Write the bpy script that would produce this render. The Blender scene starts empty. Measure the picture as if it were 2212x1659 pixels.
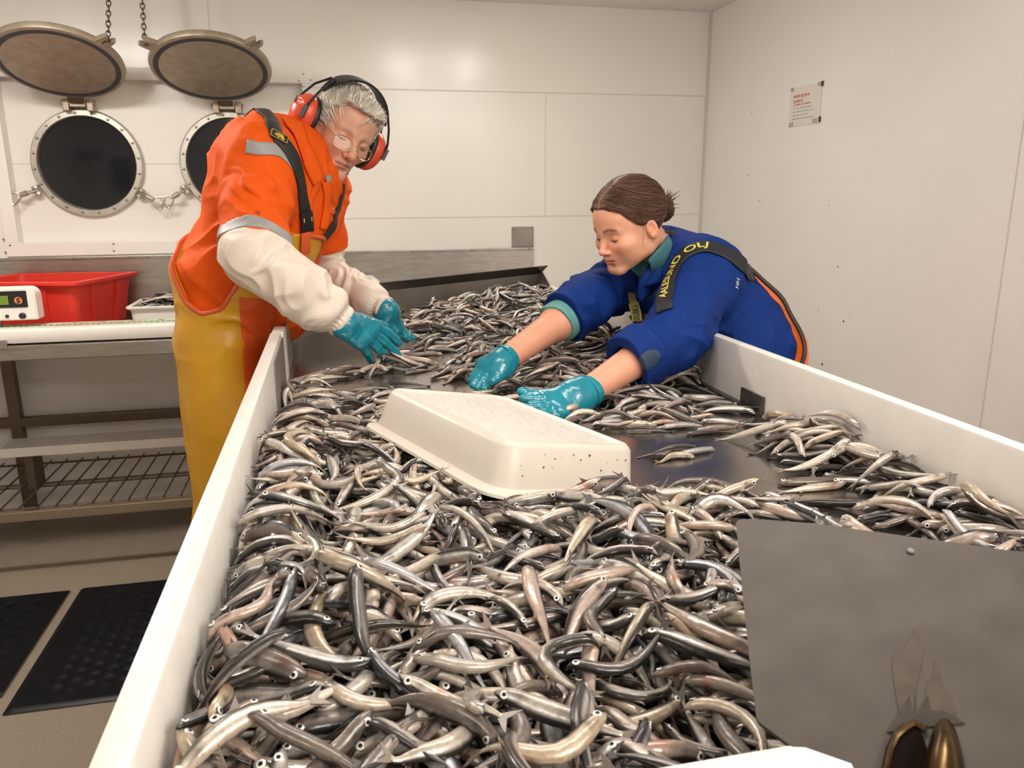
import bpy, bmesh, math, random
import numpy as np
from mathutils import Vector, Matrix

# ------------------------------------------------------------------ camera, world, lights, exposure
scene = bpy.context.scene
COL = scene.collection
FPX, IMW, IMH = 1700.0, 2212.0, 1659.0
def unit(v):
    v = np.array(v, float)
    return v / np.linalg.norm(v)
_dy = unit([(712 - 1106) / FPX, (829.5 - 415) / FPX, 1])
_b = (829.5 - 372) / FPX
_a = -(_dy[1] * _b + _dy[2]) / _dy[0]
_dx = unit([_a, _b, 1])
_dz = np.cross(_dx, _dy)
if _dz[1] < 0: _dz = -_dz
RC = np.stack([_dx, _dy, _dz])          # world = RC @ (right, up, forward)
CAM = np.array([0.0, 0.0, 1.40])
def ray(px, py): return RC @ np.array([(px - 1106) / FPX, (829.5 - py) / FPX, 1.0])
def P(px, py, t): return CAM + ray(px, py) * t
def onz(px, py, z): r = ray(px, py); return CAM + r * (z - CAM[2]) / r[2]
def ony(px, py, y): r = ray(px, py); return CAM + r * y / r[1]
def onx(px, py, x): r = ray(px, py); return CAM + r * x / r[0]
def pxof(p):
    c = (np.atleast_2d(p) - CAM) @ RC
    return np.stack([1106 + FPX * c[:, 0] / c[:, 2], 829.5 - FPX * c[:, 1] / c[:, 2], c[:, 2]], 1)

cd = bpy.data.cameras.new('camera')
cam = bpy.data.objects.new('camera', cd)
COL.objects.link(cam)
mw = np.eye(4)
mw[:3, 0] = RC @ np.array([1, 0, 0]); mw[:3, 1] = RC @ np.array([0, 1, 0]); mw[:3, 2] = -(RC @ np.array([0, 0, 1])); mw[:3, 3] = CAM
cam.matrix_world = Matrix(mw.tolist())
cd.sensor_fit = 'HORIZONTAL'; cd.sensor_width = 36.0
cd.lens = 36.0 * FPX / IMW
cd.clip_start = 0.02
cd.dof.use_dof = True
cd.dof.focus_distance = 1.55
cd.dof.aperture_fstop = 22.0
scene.camera = cam
scene.view_settings.view_transform = 'Standard'
scene.view_settings.look = 'None'
scene.view_settings.gamma = 1.0
scene.view_settings.use_curve_mapping = False
scene.view_settings.exposure = 0.04

wd = bpy.data.worlds.new('world'); scene.world = wd; wd.use_nodes = True
wd.node_tree.nodes['Background'].inputs[0].default_value = (1.0, 0.93, 0.85, 1)
wd.node_tree.nodes['Background'].inputs[1].default_value = 0.05

CEIL = 2.21
LAMPS = [(0.62, 2.62, 0.62, 0.16, 5.4), (-1.05, 2.50, 0.62, 0.16, 15.5), (0.45, 0.95, 1.15, 0.18, 7.8), (-1.1, -0.4, 1.1, 0.18, 6.5), (1.1, -0.7, 1.1, 0.18, 29)]
for (lx, ly, lw, lh, pw) in LAMPS:
    ld = bpy.data.lights.new('ceiling_lamp_light', 'AREA')
    ld.shape = 'RECTANGLE'; ld.size = lw; ld.size_y = lh; ld.energy = pw
    ld.color = (1.0, 0.945, 0.89)
    lo = bpy.data.objects.new('ceiling_lamp_light', ld); COL.objects.link(lo)
    lo.location = (lx, ly, CEIL - 0.075)
    for k in (-1, 1):                    # the tube also shines sideways and up
        pd = bpy.data.lights.new('ceiling_lamp_glow', 'POINT'); pd.energy = pw * 0.42; pd.shadow_soft_size = 0.045; pd.color = ld.color
        po = bpy.data.objects.new('ceiling_lamp_glow', pd); COL.objects.link(po); po.location = (lx + k * lw * .3, ly, CEIL - 0.13)

def smoothstep(a, b, x):
    t = np.clip((x - a) / (b - a), 0, 1); return t * t * (3 - 2 * t)
rng = np.random.default_rng(7)
random.seed(7)

# ------------------------------------------------------------------ helpers: objects, meshes, materials
def tag(o, label=None, cat=None, group=None, kind=None):
    if label: o['label'] = label
    if cat: o['category'] = cat
    if group: o['group'] = group
    if kind: o['kind'] = kind
    return o
def empty(name, loc, label=None, cat=None, group=None):
    o = bpy.data.objects.new(name, None); COL.objects.link(o); o.location = [float(c) for c in loc]
    o.empty_display_size = 0.05
    return tag(o, label, cat, group)
def mesh_obj(name, verts, faces, mat, parent=None, smooth=True, col=None, mats=None, fmat=None):
    me = bpy.data.meshes.new(name)
    verts = np.asarray(verts, dtype=np.float32)
    o = bpy.data.objects.new(name, me)
    if parent is not None:
        verts = verts - np.array(parent_loc(parent), dtype=np.float32)
    if isinstance(faces, np.ndarray):
        n, k = faces.shape
        me.vertices.add(len(verts)); me.vertices.foreach_set('co', verts.ravel())
        me.loops.add(n * k); me.loops.foreach_set('vertex_index', faces.astype(np.int32).ravel())
        me.polygons.add(n)
        me.polygons.foreach_set('loop_start', np.arange(0, n * k, k, dtype=np.int32))
        me.polygons.foreach_set('loop_total', np.full(n, k, dtype=np.int32))
        me.update(calc_edges=True)
        me.validate()
    else:
        me.from_pydata(verts.tolist(), [], faces)
        me.update()
    if smooth:
        me.polygons.foreach_set('use_smooth', np.ones(len(me.polygons), dtype=bool))
    if mats:
        for m in mats: me.materials.append(m)
        if fmat is not None: me.polygons.foreach_set('material_index', np.asarray(fmat, dtype=np.int32))
    elif mat: me.materials.append(mat)
    if col is not None:
        at = me.attributes.new('Col', 'FLOAT_COLOR', 'POINT')
        c4 = np.ones((len(verts), 4), dtype=np.float32); c4[:, :col.shape[1]] = col
        at.data.foreach_set('color', c4.ravel())
    COL.objects.link(o)
    if parent is not None: o.parent = parent
    return o
def parent_loc(p):
    l = np.zeros(3)
    while p is not None:
        l = l + np.array(p.location[:]); p = p.parent
    return l
def grand_offset(o): return parent_loc(o)

class MB:
    """collects shapes, then links them as one mesh"""
    def __init__(s): s.v = []; s.f = []; s.m = []
    def add(s, v, f, m=0):
        b = len(s.v); s.v += [tuple(map(float, p)) for p in v]; s.f += [[i + b for i in q] for q in f]; s.m += [m] * len(f); return s
    def box(s, lo, hi, m=0, R=None, o=None, bev=0.0):
        lo = np.array(lo, float); hi = np.array(hi, float)
        bm = bmesh.new()
        bmesh.ops.create_cube(bm, size=1.0)
        for v in bm.verts: v.co = Vector(((lo + hi) / 2 + np.array(v.co) * (hi - lo)).tolist())
        if bev > 0:
            bmesh.ops.bevel(bm, geom=bm.edges[:], offset=bev, segments=2, affect='EDGES', profile=0.6)
        return s.bm(bm, m, R, o)
    def bm(s, bm, m=0, R=None, o=None):
        bm.verts.index_update()
        V = np.array([v.co[:] for v in bm.verts]); Fc = [[v.index for v in f.verts] for f in bm.faces]
        if R is not None: V = V @ np.array(R).T
        if o is not None: V = V + np.array(o)
        bm.free()
        return s.add(V, Fc, m)
    def tube(s, pts, r, n=8, m=0, closed=False, caps=True):
        pts = np.array(pts, float); k = len(pts)
        rr = np.full(k, r) if np.isscalar(r) else np.array(r, float)
        T = np.zeros_like(pts)
        for i in range(k):
            if closed: d = pts[(i + 1) % k] - pts[i - 1]
            else: d = pts[min(i + 1, k - 1)] - pts[max(i - 1, 0)]
            T[i] = d / (np.linalg.norm(d) + 1e-12)
        a = np.array([0, 0, 1.0]) if abs(T[0][2]) < .9 else np.array([1.0, 0, 0])
        N = np.cross(T[0], a); N /= np.linalg.norm(N)
        V = []
        for i in range(k):
            N = N - T[i] * np.dot(N, T[i]); N /= (np.linalg.norm(N) + 1e-12)
            B = np.cross(T[i], N)
            for j in range(n):
                an = 2 * math.pi * j / n
                V.append(pts[i] + rr[i] * (math.cos(an) * N + math.sin(an) * B))
        Fc = []
        for i in range(k if closed else k - 1):
            i2 = (i + 1) % k
            for j in range(n):
                j2 = (j + 1) % n
                Fc.append([i * n + j, i * n + j2, i2 * n + j2, i2 * n + j])
        if caps and not closed:
            Fc.append(list(range(n))[::-1]); Fc.append([(k - 1) * n + j for j in range(n)])
        return s.add(V, Fc, m)
    def lathe(s, prof, o, axis, n=48, m=0, closed=False):
        """prof: (radius, height along axis)"""
        ax = unit(axis); a = np.array([0, 0, 1.0]) if abs(ax[2]) < .9 else np.array([1.0, 0, 0])
        u = unit(np.cross(ax, a)); w = np.cross(ax, u); o = np.array(o, float)
        V = []
        for (r, h) in prof:
            for j in range(n):
                an = 2 * math.pi * j / n
                V.append(o + ax * h + r * (math.cos(an) * u + math.sin(an) * w))
        k = len(prof); Fc = []
        for i in range(k if closed else k - 1):
            i2 = (i + 1) % k
            for j in range(n):
                j2 = (j + 1) % n
                Fc.append([i * n + j, i * n + j2, i2 * n + j2, i2 * n + j])
        if not closed:
            if prof[0][0] > 1e-6: Fc.append(list(range(n))[::-1])
            if prof[-1][0] > 1e-6: Fc.append([(k - 1) * n + j for j in range(n)])
        return s.add(V, Fc, m)
    def prism(s, poly, d, m=0):
        """poly: 3D outline (planar); extruded by vector d"""
        poly = np.array(poly, float); n = len(poly); d = np.array(d, float)
        V = np.concatenate([poly, poly + d])
        Fc = [list(range(n))[::-1], [n + i for i in range(n)]]
        for i in range(n):
            j = (i + 1) % n; Fc.append([i, j, n + j, n + i])
        return s.add(V, Fc, m)
    def build(s, name, mat, parent=None, smooth=False, fixn=True, autos=True):
        mats = mat if isinstance(mat, (list, tuple)) else None
        o = mesh_obj(name, np.array(s.v), s.f, None if mats else mat, parent, smooth=smooth, mats=mats, fmat=s.m if mats else None)
        bm = bmesh.new(); bm.from_mesh(o.data); bmesh.ops.recalc_face_normals(bm, faces=bm.faces[:])
        if smooth and autos:
            for e in bm.edges:
                if len(e.link_faces) == 2 and e.calc_face_angle(0) > math.radians(38): e.smooth = False
        bm.to_mesh(o.data); bm.free()
        return o

def new_mat(name):
    m = bpy.data.materials.new(name); m.use_nodes = True
    nt = m.node_tree; b = nt.nodes['Principled BSDF']
    return m, nt, b
def srgb(r, g, b):
    f = lambda c: c / 12.92 if c <= .04045 else ((c + .055) / 1.055) ** 2.4
    return (f(r / 255), f(g / 255), f(b / 255), 1)
def mat(name, col, rough=.5, metal=0.0, var=0.0, vscale=8.0, bump=0.0, bscale=60.0, coat=0.0, col2=None, stretch=None, sss=0.0, spec=None, sheen=0.0, bdist=.002):
    m, nt, b = new_mat(name)
    b.inputs['Base Color'].default_value = col
    b.inputs['Roughness'].default_value = rough
    b.inputs['Metallic'].default_value = metal
    if coat: b.inputs['Coat Weight'].default_value = coat; b.inputs['Coat Roughness'].default_value = .08
    if spec is not None: b.inputs['Specular IOR Level'].default_value = spec
    if sheen: b.inputs['Sheen Weight'].default_value = sheen
    if sss:
        b.inputs['Subsurface Weight'].default_value = sss; b.inputs['Subsurface Scale'].default_value = .006
        b.inputs['Subsurface Radius'].default_value = (1, .4, .25)
    tc = nt.nodes.new('ShaderNodeNewGeometry')
    vec = tc.outputs['Position']
    if stretch:
        mp = nt.nodes.new('ShaderNodeMapping'); mp.inputs['Scale'].default_value = stretch
        nt.links.new(vec, mp.inputs['Vector']); vec = mp.outputs['Vector']
    if var or col2:
        nz = nt.nodes.new('ShaderNodeTexNoise'); nz.inputs['Scale'].default_value = vscale; nz.inputs['Detail'].default_value = 5
        nt.links.new(vec, nz.inputs['Vector'])
        rp = nt.nodes.new('ShaderNodeValToRGB')
        c2 = col2 if col2 else tuple([c * (1 - var) for c in col[:3]] + [1])
        rp.color_ramp.elements[0].position = .35; rp.color_ramp.elements[0].color = c2
        rp.color_ramp.elements[1].position = .65; rp.color_ramp.elements[1].color = col
        nt.links.new(nz.outputs['Fac'], rp.inputs['Fac']); nt.links.new(rp.outputs['Color'], b.inputs['Base Color'])
    if bump:
        nb = nt.nodes.new('ShaderNodeTexNoise'); nb.inputs['Scale'].default_value = bscale; nb.inputs['Detail'].default_value = 4
        nt.links.new(vec, nb.inputs['Vector'])
        bp = nt.nodes.new('ShaderNodeBump'); bp.inputs['Strength'].default_value = bump; bp.inputs['Distance'].default_value = bdist
        nt.links.new(nb.outputs['Fac'], bp.inputs['Height']); nt.links.new(bp.outputs['Normal'], b.inputs['Normal'])
    return m
def emit_mat(name, col, strength):
    m, nt, b = new_mat(name)
    b.inputs['Base Color'].default_value = col
    b.inputs['Emission Color'].default_value = col; b.inputs['Emission Strength'].default_value = strength
    return m
def vcol_mat(name, rough=.5, metal=0.0, sss=0.0, bump=0.0, bscale=200, coat=0.0, spec=None, bdist=.001):
    m, nt, b = new_mat(name)
    at = nt.nodes.new('ShaderNodeAttribute'); at.attribute_name = 'Col'
    nt.links.new(at.outputs['Color'], b.inputs['Base Color'])
    b.inputs['Roughness'].default_value = rough; b.inputs['Metallic'].default_value = metal
    if coat: b.inputs['Coat Weight'].default_value = coat; b.inputs['Coat Roughness'].default_value = .1
    if spec is not None: b.inputs['Specular IOR Level'].default_value = spec
    if sss:
        b.inputs['Subsurface Weight'].default_value = sss; b.inputs['Subsurface Scale'].default_value = .005
        b.inputs['Subsurface Radius'].default_value = (1, .4, .25)
    if bump:
        g = nt.nodes.new('ShaderNodeNewGeometry')
        nb = nt.nodes.new('ShaderNodeTexNoise'); nb.inputs['Scale'].default_value = bscale; nb.inputs['Detail'].default_value = 3
        nt.links.new(g.outputs['Position'], nb.inputs['Vector'])
        bp = nt.nodes.new('ShaderNodeBump'); bp.inputs['Strength'].default_value = bump; bp.inputs['Distance'].default_value = bdist
        nt.links.new(nb.outputs['Fac'], bp.inputs['Height']); nt.links.new(bp.outputs['Normal'], b.inputs['Normal'])
    return m

M = {}
M['wall'] = mat('white_panel', (.80, .77, .715, 1), .22, var=.04, vscale=2.0, bump=.10, bscale=2.2, bdist=.02)
M['wallR'] = mat('white_panel_side', (.86, .84, .80, 1), .38, var=.05, vscale=1.5, bump=.05, bscale=3, bdist=.01)
M['ceil'] = mat('ceiling_paint', (.84, .81, .75, 1), .5)
M['floor'] = mat('speckled_floor', (.30, .25, .185, 1), .65, col2=(.20, .165, .12, 1), vscale=220, bump=.3, bscale=400)
M['white'] = mat('white_polyethylene', (.80, .76, .71, 1), .35, var=.05, vscale=25, bump=.08, bscale=40, sss=.08)
M['trim'] = mat('white_trim', (.80, .77, .71, 1), .4)
M['steel'] = mat('brushed_steel', (.50, .47, .43, 1), .33, 1.0, var=.18, vscale=14, bump=.05, bscale=120, stretch=(1, 1, 6))
M['steel_wet'] = mat('wet_steel_bed', (.40, .37, .335, 1), .22, .95, var=.25, vscale=9, bump=.12, bscale=28, bdist=.003)
M['steel_dark'] = mat('dark_steel', (.17, .15, .135, 1), .4, .9, var=.2, vscale=20)
M['steel_matt'] = mat('worn_matt_steel', (.33, .30, .265, 1), .50, .75, var=.16, vscale=11, bump=.06, bscale=70)
M['black'] = mat('black_plastic', (.012, .012, .013, 1), .4)
M['rubber'] = mat('black_rubber', (.003, .0035, .006, 1), .38, bump=.1, bscale=300, spec=.25)
M['red'] = mat('red_tub_plastic', (.68, .035, .02, 1), .42, var=.12, vscale=6)
M['tubwhite'] = mat('white_tub_plastic', (.82, .77, .70, 1), .38, sss=.08)
M['screw'] = mat('screw_metal', (.32, .29, .25, 1), .35, 1.0)
# ------------------------------------------------------------------ the room
XR, YW, XL, YN = 1.80, 3.70, -2.6, -1.9
def structure(name, mb, m, smooth=False):
    o = mb.build(name, m, smooth=smooth); o['kind'] = 'structure'; return o
structure('floor', MB().box((XL, YN, -.05), (XR, YW + .3, 0)), M['floor'])
structure('ceiling', MB().box((XL, YN, CEIL), (XR, YW + .3, CEIL + .05)), M['ceil'])
structure('wall_right', MB().box((XR, YN, 0), (XR + .05, YW + .3, CEIL)), M['wallR'])
structure('wall_left', MB().box((XL - .05, YN, 0), (XL, YW + .3, CEIL)), M['wall'])
structure('wall_near', MB().box((XL, YN - .05, 0), (XR, YN, CEIL)), M['wall'])
# back wall with a shallow recess around the two portholes
RX0, RX1, RZ0, RZ1, RD = -1.275, -.09, 1.201, 1.854, .055
mb = MB()
mb.box((XL, YW, 0), (RX0, YW + .1, CEIL)); mb.box((RX1, YW, 0), (XR, YW + .1, CEIL))
mb.box((RX0, YW, 0), (RX1, YW + .1, RZ0)); mb.box((RX0, YW, RZ1), (RX1, YW + .1, CEIL))
mb.box((RX0, YW + RD, RZ0), (RX1, YW + .1, RZ1))
structure('wall_back', mb, M['wall'])
# recess trim boards
mb = MB(); e = .008
for lo, hi in [((RX0 - .05, YW - e, RZ1), (RX1 + .047, YW, RZ1 + .046)), ((RX0 - .05, YW - e, RZ0 - .056), (RX1 + .047, YW, RZ0)),
               ((RX0 - .05, YW - e, RZ0), (RX0, YW, RZ1)), ((RX1, YW - e, RZ0), (RX1 + .047, YW, RZ1))]:
    mb.box(lo, hi, bev=.002)
tr = structure('trim_1', mb, M['trim'])
# panel joints on the walls: thin sealing strips
seam = mat('panel_joint', (.62, .57, .50, 1), .5)
mb = MB()
s = .0022
zu, zl = 1.838, 1.284
mb.box((RX1 + .047, YW - .0012, zu - s), (XR, YW, zu + s)); mb.box((RX1 + .047, YW - .0012, zl - s), (XR, YW, zl + s))
for px, a, b in [(458, 1.90, CEIL), (1178, zl, zu)]:
    x = ony(px, 120 if a > 1.5 and b == CEIL else 330, YW)[0]
    mb.box((x - s * .7, YW - .0012, a), (x + s * .7, YW, b))
zz = ony(350, 354, YW + RD)[2]
mb.box((RX0, YW + RD - .0012, zz - s), (RX1, YW + RD, zz + s))
yy = onx(2150, 700, XR)[1]
mb.box((XR - .0012, yy - s, 0), (XR, yy + s, CEIL))
mb.box((XR - .012, YW - .012, 0), (XR, YW, CEIL))
structure('trim_2', mb, seam)
# screws of the trim boards
scr = empty('screw_set', ony(655, 170, YW - e), 'small dark screws in the corners of the white porthole surround', 'screws')
for (px, py) in [(655, 160), (646, 175), (656, 187), (671, 173), (8, 517), (22, 530), (12, 545), (245, 527), (246, 542)]:
    q = ony(px, py, YW - e)
    MB().lathe([(.004, 0), (.004, .0015), (.0028, .003), (0, .0032)], q, (0, -1, 0), 10).build('screw', M['screw'], scr, True)
# dark pits and scuffs on the right wall
mkm = mat('wall_scuff', (.05, .04, .03, 1), .7)
marks = [(1588, 249, 2), (1624, 245, 2.4), (1580, 378, 2.2), (1616, 378, 2.6), (1641, 434, 2.6), (1665, 90, 1.8), (1760, 255, 1.2), (1810, 576, 3), (1768, 670, 2.2), (1722, 637, 1.8), (1822, 694, 4), (1776, 787, 5), (1791, 443, 1.8), (1835, 680, 1.5), (1715, 690, 1.5)]
mset = empty('wall_scuffs', onx(1776, 787, XR), 'dark nicks and drill holes scattered on the right wall', 'wall scuffs')
for (px, py, r) in marks:
    q = onx(px, py, XR); r = r * .0011
    MB().lathe([(r, 0), (r * .8, .0008), (0, .001)], q, (-1, 0, 0), 9).build('nick', mkm, mset, True)

# ------------------------------------------------------------------ ceiling lamps
dif = emit_mat('lamp_diffuser', (1, .9, .78, 1), 1.5)
lampdesc = ['short ceiling light over the far end of the trough', 'short ceiling light over the steel side bench', 'long ceiling light over the near heap of fish', 'long ceiling light behind the camera on the bench side', 'long ceiling light behind the camera by the right wall']
for (lx, ly, lw, lh, pw), ds in zip(LAMPS, lampdesc):
    t = empty('ceiling_lamp', (lx, ly, CEIL), ds, 'lamp')
    mb = MB(); mb.box((lx - lw / 2 - .04, ly - lh / 2 - .03, CEIL - .05), (lx + lw / 2 + .04, ly + lh / 2 + .03, CEIL), bev=.01)
    mb.build('housing', M['trim'], t)
    MB().box((lx - lw / 2, ly - lh / 2, CEIL - .068), (lx + lw / 2, ly + lh / 2, CEIL - .05), bev=.006).build('diffuser', dif, t)

# ------------------------------------------------------------------ portholes with hinged deadlights
pm_ring = mat('porthole_ring_metal', (.58, .54, .48, 1), .38, .85, var=.15, vscale=30, bump=.05, bscale=90)
pm_glass, nt, b = new_mat('porthole_glass')
b.inputs['Base Color'].default_value = (.011, .012, .014, 1); b.inputs['Roughness'].default_value = .06; b.inputs['Specular IOR Level'].default_value = .5
pm_cover = mat('deadlight_paint', (.74, .63, .51, 1), .5, .1, var=.12, vscale=10, bump=.06, bscale=300)
pm_bronze = mat('deadlight_metal', (.40, .33, .245, 1), .42, .5, var=.2, vscale=30)
pm_gasket = mat('deadlight_gasket', (.045, .045, .05, 1), .6)
YP = YW + RD
def dog(parent, base, ang, ln=.135, tilt=.03):
    """swing bolt: lug on the ring, rod, nut and a triangular loop handle"""
    d = np.array([math.cos(ang), 0, math.sin(ang)]); sd = np.array([-d[2], 0, d[0]]); yv = np.array([0, -1, 0])
    b0 = np.array(base)
    mb = MB()
    for s_ in (-1, 1):
        mb.lathe([(.0, -.005), (.015, -.005), (.015, .005), (0, .005)], b0 + sd * .013 * s_, sd, 14)
    mb.tube([b0 - sd * .022, b0 + sd * .022], .006, 10)
    mb.build('lug', pm_ring, parent, True)
    r0 = b0; r1 = b0 + d * .042 + yv * tilt
    mb = MB(); mb.tube([r0, r1], .0075, 10); mb.tube([r1 - d * .012, r1 + d * .016], [.0125, .010], 10)
    b_ = mb.build('swing_bolt', pm_ring, parent, True)
    a = r1 + d * .012; c1 = a + d * .046 + sd * .030; c2 = a + d * .046 - sd * .030
    pts = []
    for p, q in [(a + sd * .006, c1), (c1, c2), (c2, a - sd * .006)]:
        for k in range(6): pts.append(p + (q - p) * k / 6)
    pts = np.array(pts)
    pts = (np.roll(pts, 1, 0) + pts * 2 + np.roll(pts, -1, 0)) / 4
    MB().tube(pts, .0042, 8, closed=True).build('loop_handle', pm_ring, b_, True)
def porthole(cx, cz, label, dogs, cov, lugs, chain):
    c = np.array([cx, YP, cz])
    t = empty('porthole', c, label, 'porthole')
    MB().lathe([(.188, 0), (.188, .020), (.192, .026), (.212, .026), (.218, .018), (.219, 0)], c, (0, -1, 0), 72, closed=True).build('ring', pm_ring, t, True)
    MB().lathe([(.189, 0), (.189, .006), (0, .006)], c, (0, -1, 0), 72).build('glass', pm_glass, t, True)
    for k in range(20):
        a = 2 * math.pi * (k + .35) / 20
        MB().lathe([(.0058, 0), (.0058, .003), (.004, .0055), (0, .0062)], c + np.array([math.cos(a) * .203, -.0255, math.sin(a) * .203]), (0, -1, 0), 10).build('bolt', M['screw'], t, True)
    for ang, da in dogs:
        dog(t, c + np.array([math.cos(ang) * .232, -.028, math.sin(ang) * .232]), da)
    # hinge
    mb = MB(); hz = cz + .225
    for s_ in (-1, 1):
        mb.box((cx + s_ * .045 - .012, YP - .06, hz - .02), (cx + s_ * .045 + .012, YP, hz + .028), bev=.004)
    mb.tube([(cx - .065, YP - .05, hz + .012), (cx + .065, YP - .05, hz + .012)], .008, 10)
    mb.box((cx - .03, YP - .06, hz - .004), (cx + .03, YP - .02, hz + .02), bev=.003)
    mb.build('hinge', pm_bronze, t)
    # deadlight cover, swung up
    cc = np.array(cov); h = np.array([cx, YP - .05, hz + .012])
    w = unit(cc - h); xv = np.array([1.0, 0, 0]); xv = unit(xv - w * np.dot(xv, w)); nrm = np.cross(xv, w)
    if nrm[2] > 0: nrm = -nrm                       # the inner face looks down into the room
    cv = MB().lathe([(0, -.02), (.205, -.02), (.222, -.012), (.226, .0), (.222, .012), (.212, .014), (.208, .014)], cc, nrm, 72).build('deadlight_cover', pm_bronze, t, True)
    MB().lathe([(.209, .010), (.209, .0145), (.190, .0145), (.190, .010)], cc, nrm, 72, closed=True).build('gasket', pm_gasket, cv, True)
    MB().lathe([(.191, .012), (.186, .0135), (.180, .009), (.178, .0075), (0, .0075)], cc, nrm, 72).build('inner_plate', pm_cover, cv, True)
    mb = MB()
    for s_ in (-1, 1):
        mb.box((-.028, .018 * 0, -.012), (.028, .06, .012), R=np.stack([xv, -w, nrm], 1), o=h + w * (.075) + xv * .0, bev=.004)
    mb.build('hinge_arm', pm_bronze, cv)
    tips = []
    for a in lugs:
        d = xv * math.cos(a) + w * math.sin(a); sd = np.cross(nrm, d)
        mb = MB(); b0 = cc + d * .222
        for s_ in (-1, 1):
            pl = [b0 + sd * s_ * .026, b0 + sd * s_ * .024 + d * .03, b0 + sd * s_ * .020 + d * .05, b0 + sd * s_ * .010 + d * .046, b0 + sd * s_ * .009 + d * .02, b0 + sd * s_ * .0]
            mb.prism([p - nrm * .009 for p in pl], nrm * .018)
        mb.build('slotted_lug', pm_bronze, cv)
        tips.append(b0 + d * .035)
    return t, tips
ch_m = mat('chain_metal', (.20, .165, .12, 1), .4, .9)
def chain(a, b, label, pitch=.0185):
    a = np.array(a, float); b = np.array(b, float); d = b - a; L = np.linalg.norm(d); d /= L
    t1 = unit(np.cross(d, [0, 1, 0.1])); t2 = np.cross(d, t1); n = int(L / pitch); mb = MB()
    for i in range(n + 1):
        c = a + d * pitch * i; w = t1 if i % 2 else t2
        pts = [c + d * .0125 * math.cos(x) + w * .0075 * math.sin(x) for x in np.linspace(0, 2 * math.pi, 12, endpoint=False)]
        mb.tube(pts, .0026, 6, closed=True)
    o = mb.build('chain', ch_m, None, True); return tag(o, label, 'chain')
pc1 = ony(192, 350, YP); pc2 = ony(512, 350, YP)
PZ = 1.522
p1, tips1 = porthole(ony(192, 352, YP)[0], PZ, 'round dark porthole at the far left, its tan cover swung up above it',
    [(math.radians(208), math.radians(200)), (math.radians(-32), math.radians(-26))], ony(128, 134, 3.45), [math.radians(40), math.radians(140)], 0)
p2, tips2 = porthole(ony(504, 352, YP)[0], PZ, 'dark porthole half hidden behind the man in orange, tan cover open above',
    [(math.radians(208), math.radians(214)), (math.radians(-32), math.radians(-30))], ony(457, 146, 3.45), [math.radians(40), math.radians(140)], 0)
chain(tips1[0], tips1[0] + np.array([.02, .06, CEIL - tips1[0][2]]), 'rusty chain holding up the cover of the far left porthole')
chain(tips2[1], tips2[1] + np.array([.0, .06, CEIL - tips2[1][2]]), 'rusty chain holding up the porthole cover behind the man')

# ------------------------------------------------------------------ notice on the right wall
paper = mat('laminated_paper', (.74, .70, .64, 1), .18)
nq = [onx(x, y, XR - .003) for x, y in [(1709, 190), (1776, 180), (1768, 265), (1705, 275)]]
y0, y1 = nq[0][1], nq[1][1]; z1, z0 = (nq[0][2] + nq[1][2]) / 2, (nq[2][2] + nq[3][2]) / 2
nt_ = empty('notice', (XR, (y0 + y1) / 2, (z0 + z1) / 2), 'laminated paper notice with red and blue lines taped to the right wall', 'notice')
MB().box((XR - .0025, y1, z0), (XR - .0008, y0, z1), bev=.0004).build('sheet', paper, nt_)
ink_r = mat('red_print', (.62, .16, .13, 1), .5); ink_b = mat('blue_print', (.30, .36, .46, 1), .5); ink_k = mat('dark_print', (.28, .26, .25, 1), .5)
Hn, Wn = z1 - z0, y0 - y1
rr_ = random.Random(3)
for k, (v, w, th, mm) in enumerate([(.78, .50, .05, ink_r), (.65, .32, .05, ink_r), (.55, .56, .032, ink_r), (.46, .62, .022, ink_b), (.37, .70, .022, ink_b), (.28, .56, .022, ink_b), (.19, .68, .022, ink_k)]):
    mb = MB(); u = .12; end = .12 + w
    while u < end:
        wl = min(rr_.uniform(.05, .16), end - u)
        if wl > .02:
            # each word is a run of letter-like strokes
            x = u
            while x < u + wl - .012:
                h_ = th * rr_.choice([.7, .7, 1.0])
                mb.box((XR - .0033, y0 - Wn * (x + .012), z0 + Hn * (v - th * .35)), (XR - .0025, y0 - Wn * x, z0 + Hn * (v - th * .35 + h_)))
                x += .0155
        u += wl + .022
    if k < 2: mb.box((XR - .0033, y0 - Wn * end, z0 + Hn * (v - .045)), (XR - .0025, y0 - Wn * .12, z0 + Hn * (v - .034)))
    mb.build('text_line', mm, nt_)
tape_m = mat('grey_tape', (.42, .38, .34, 1), .3); tape_k = mat('dark_tape', (.03, .025, .03, 1), .4)
for (u, v, w, h_, mm) in [(.0, .92, .1, .1, tape_m), (.88, .93, .1, .09, tape_m), (.02, .0, .14, .11, tape_m), (.80, .02, .13, .11, tape_m), (.985, .90, .05, .13, tape_k), (.985, .02, .05, .14, tape_k)]:
    MB().box((XR - .0042, y0 - Wn * (u + w), z0 + Hn * v), (XR - .0026, y0 - Wn * u, z0 + Hn * (v + h_))).build('tape', mm, nt_)

# things on the near wall, seen only as dim reflections in the porthole glass
gp = mat('green_poster', (.02, .09, .05, 1), .5)
tag(MB().box((-2.25, YN, 1.42), (-2.05, YN + .012, 1.76), bev=.003).build('poster', gp), 'plain dark green poster on the wall behind the camera', 'poster')
for k in range(2):
    xx = -2.5 + k * .13
    t = empty('soap_dispenser', (xx, YN, 1.58), ['soap dispenser on the near wall, farther from the green poster', 'soap dispenser on the near wall right beside the green poster'][k], 'dispenser', 'soap dispensers on the near wall')
    MB().box((xx - .05, YN, 1.58), (xx + .05, YN + .09, 1.74), bev=.012).build('body', M['tubwhite'], t)
    MB().box((xx - .04, YN + .01, 1.74), (xx + .04, YN + .08, 1.84), bev=.012).build('refill', M['steel_dark'], t)
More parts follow.
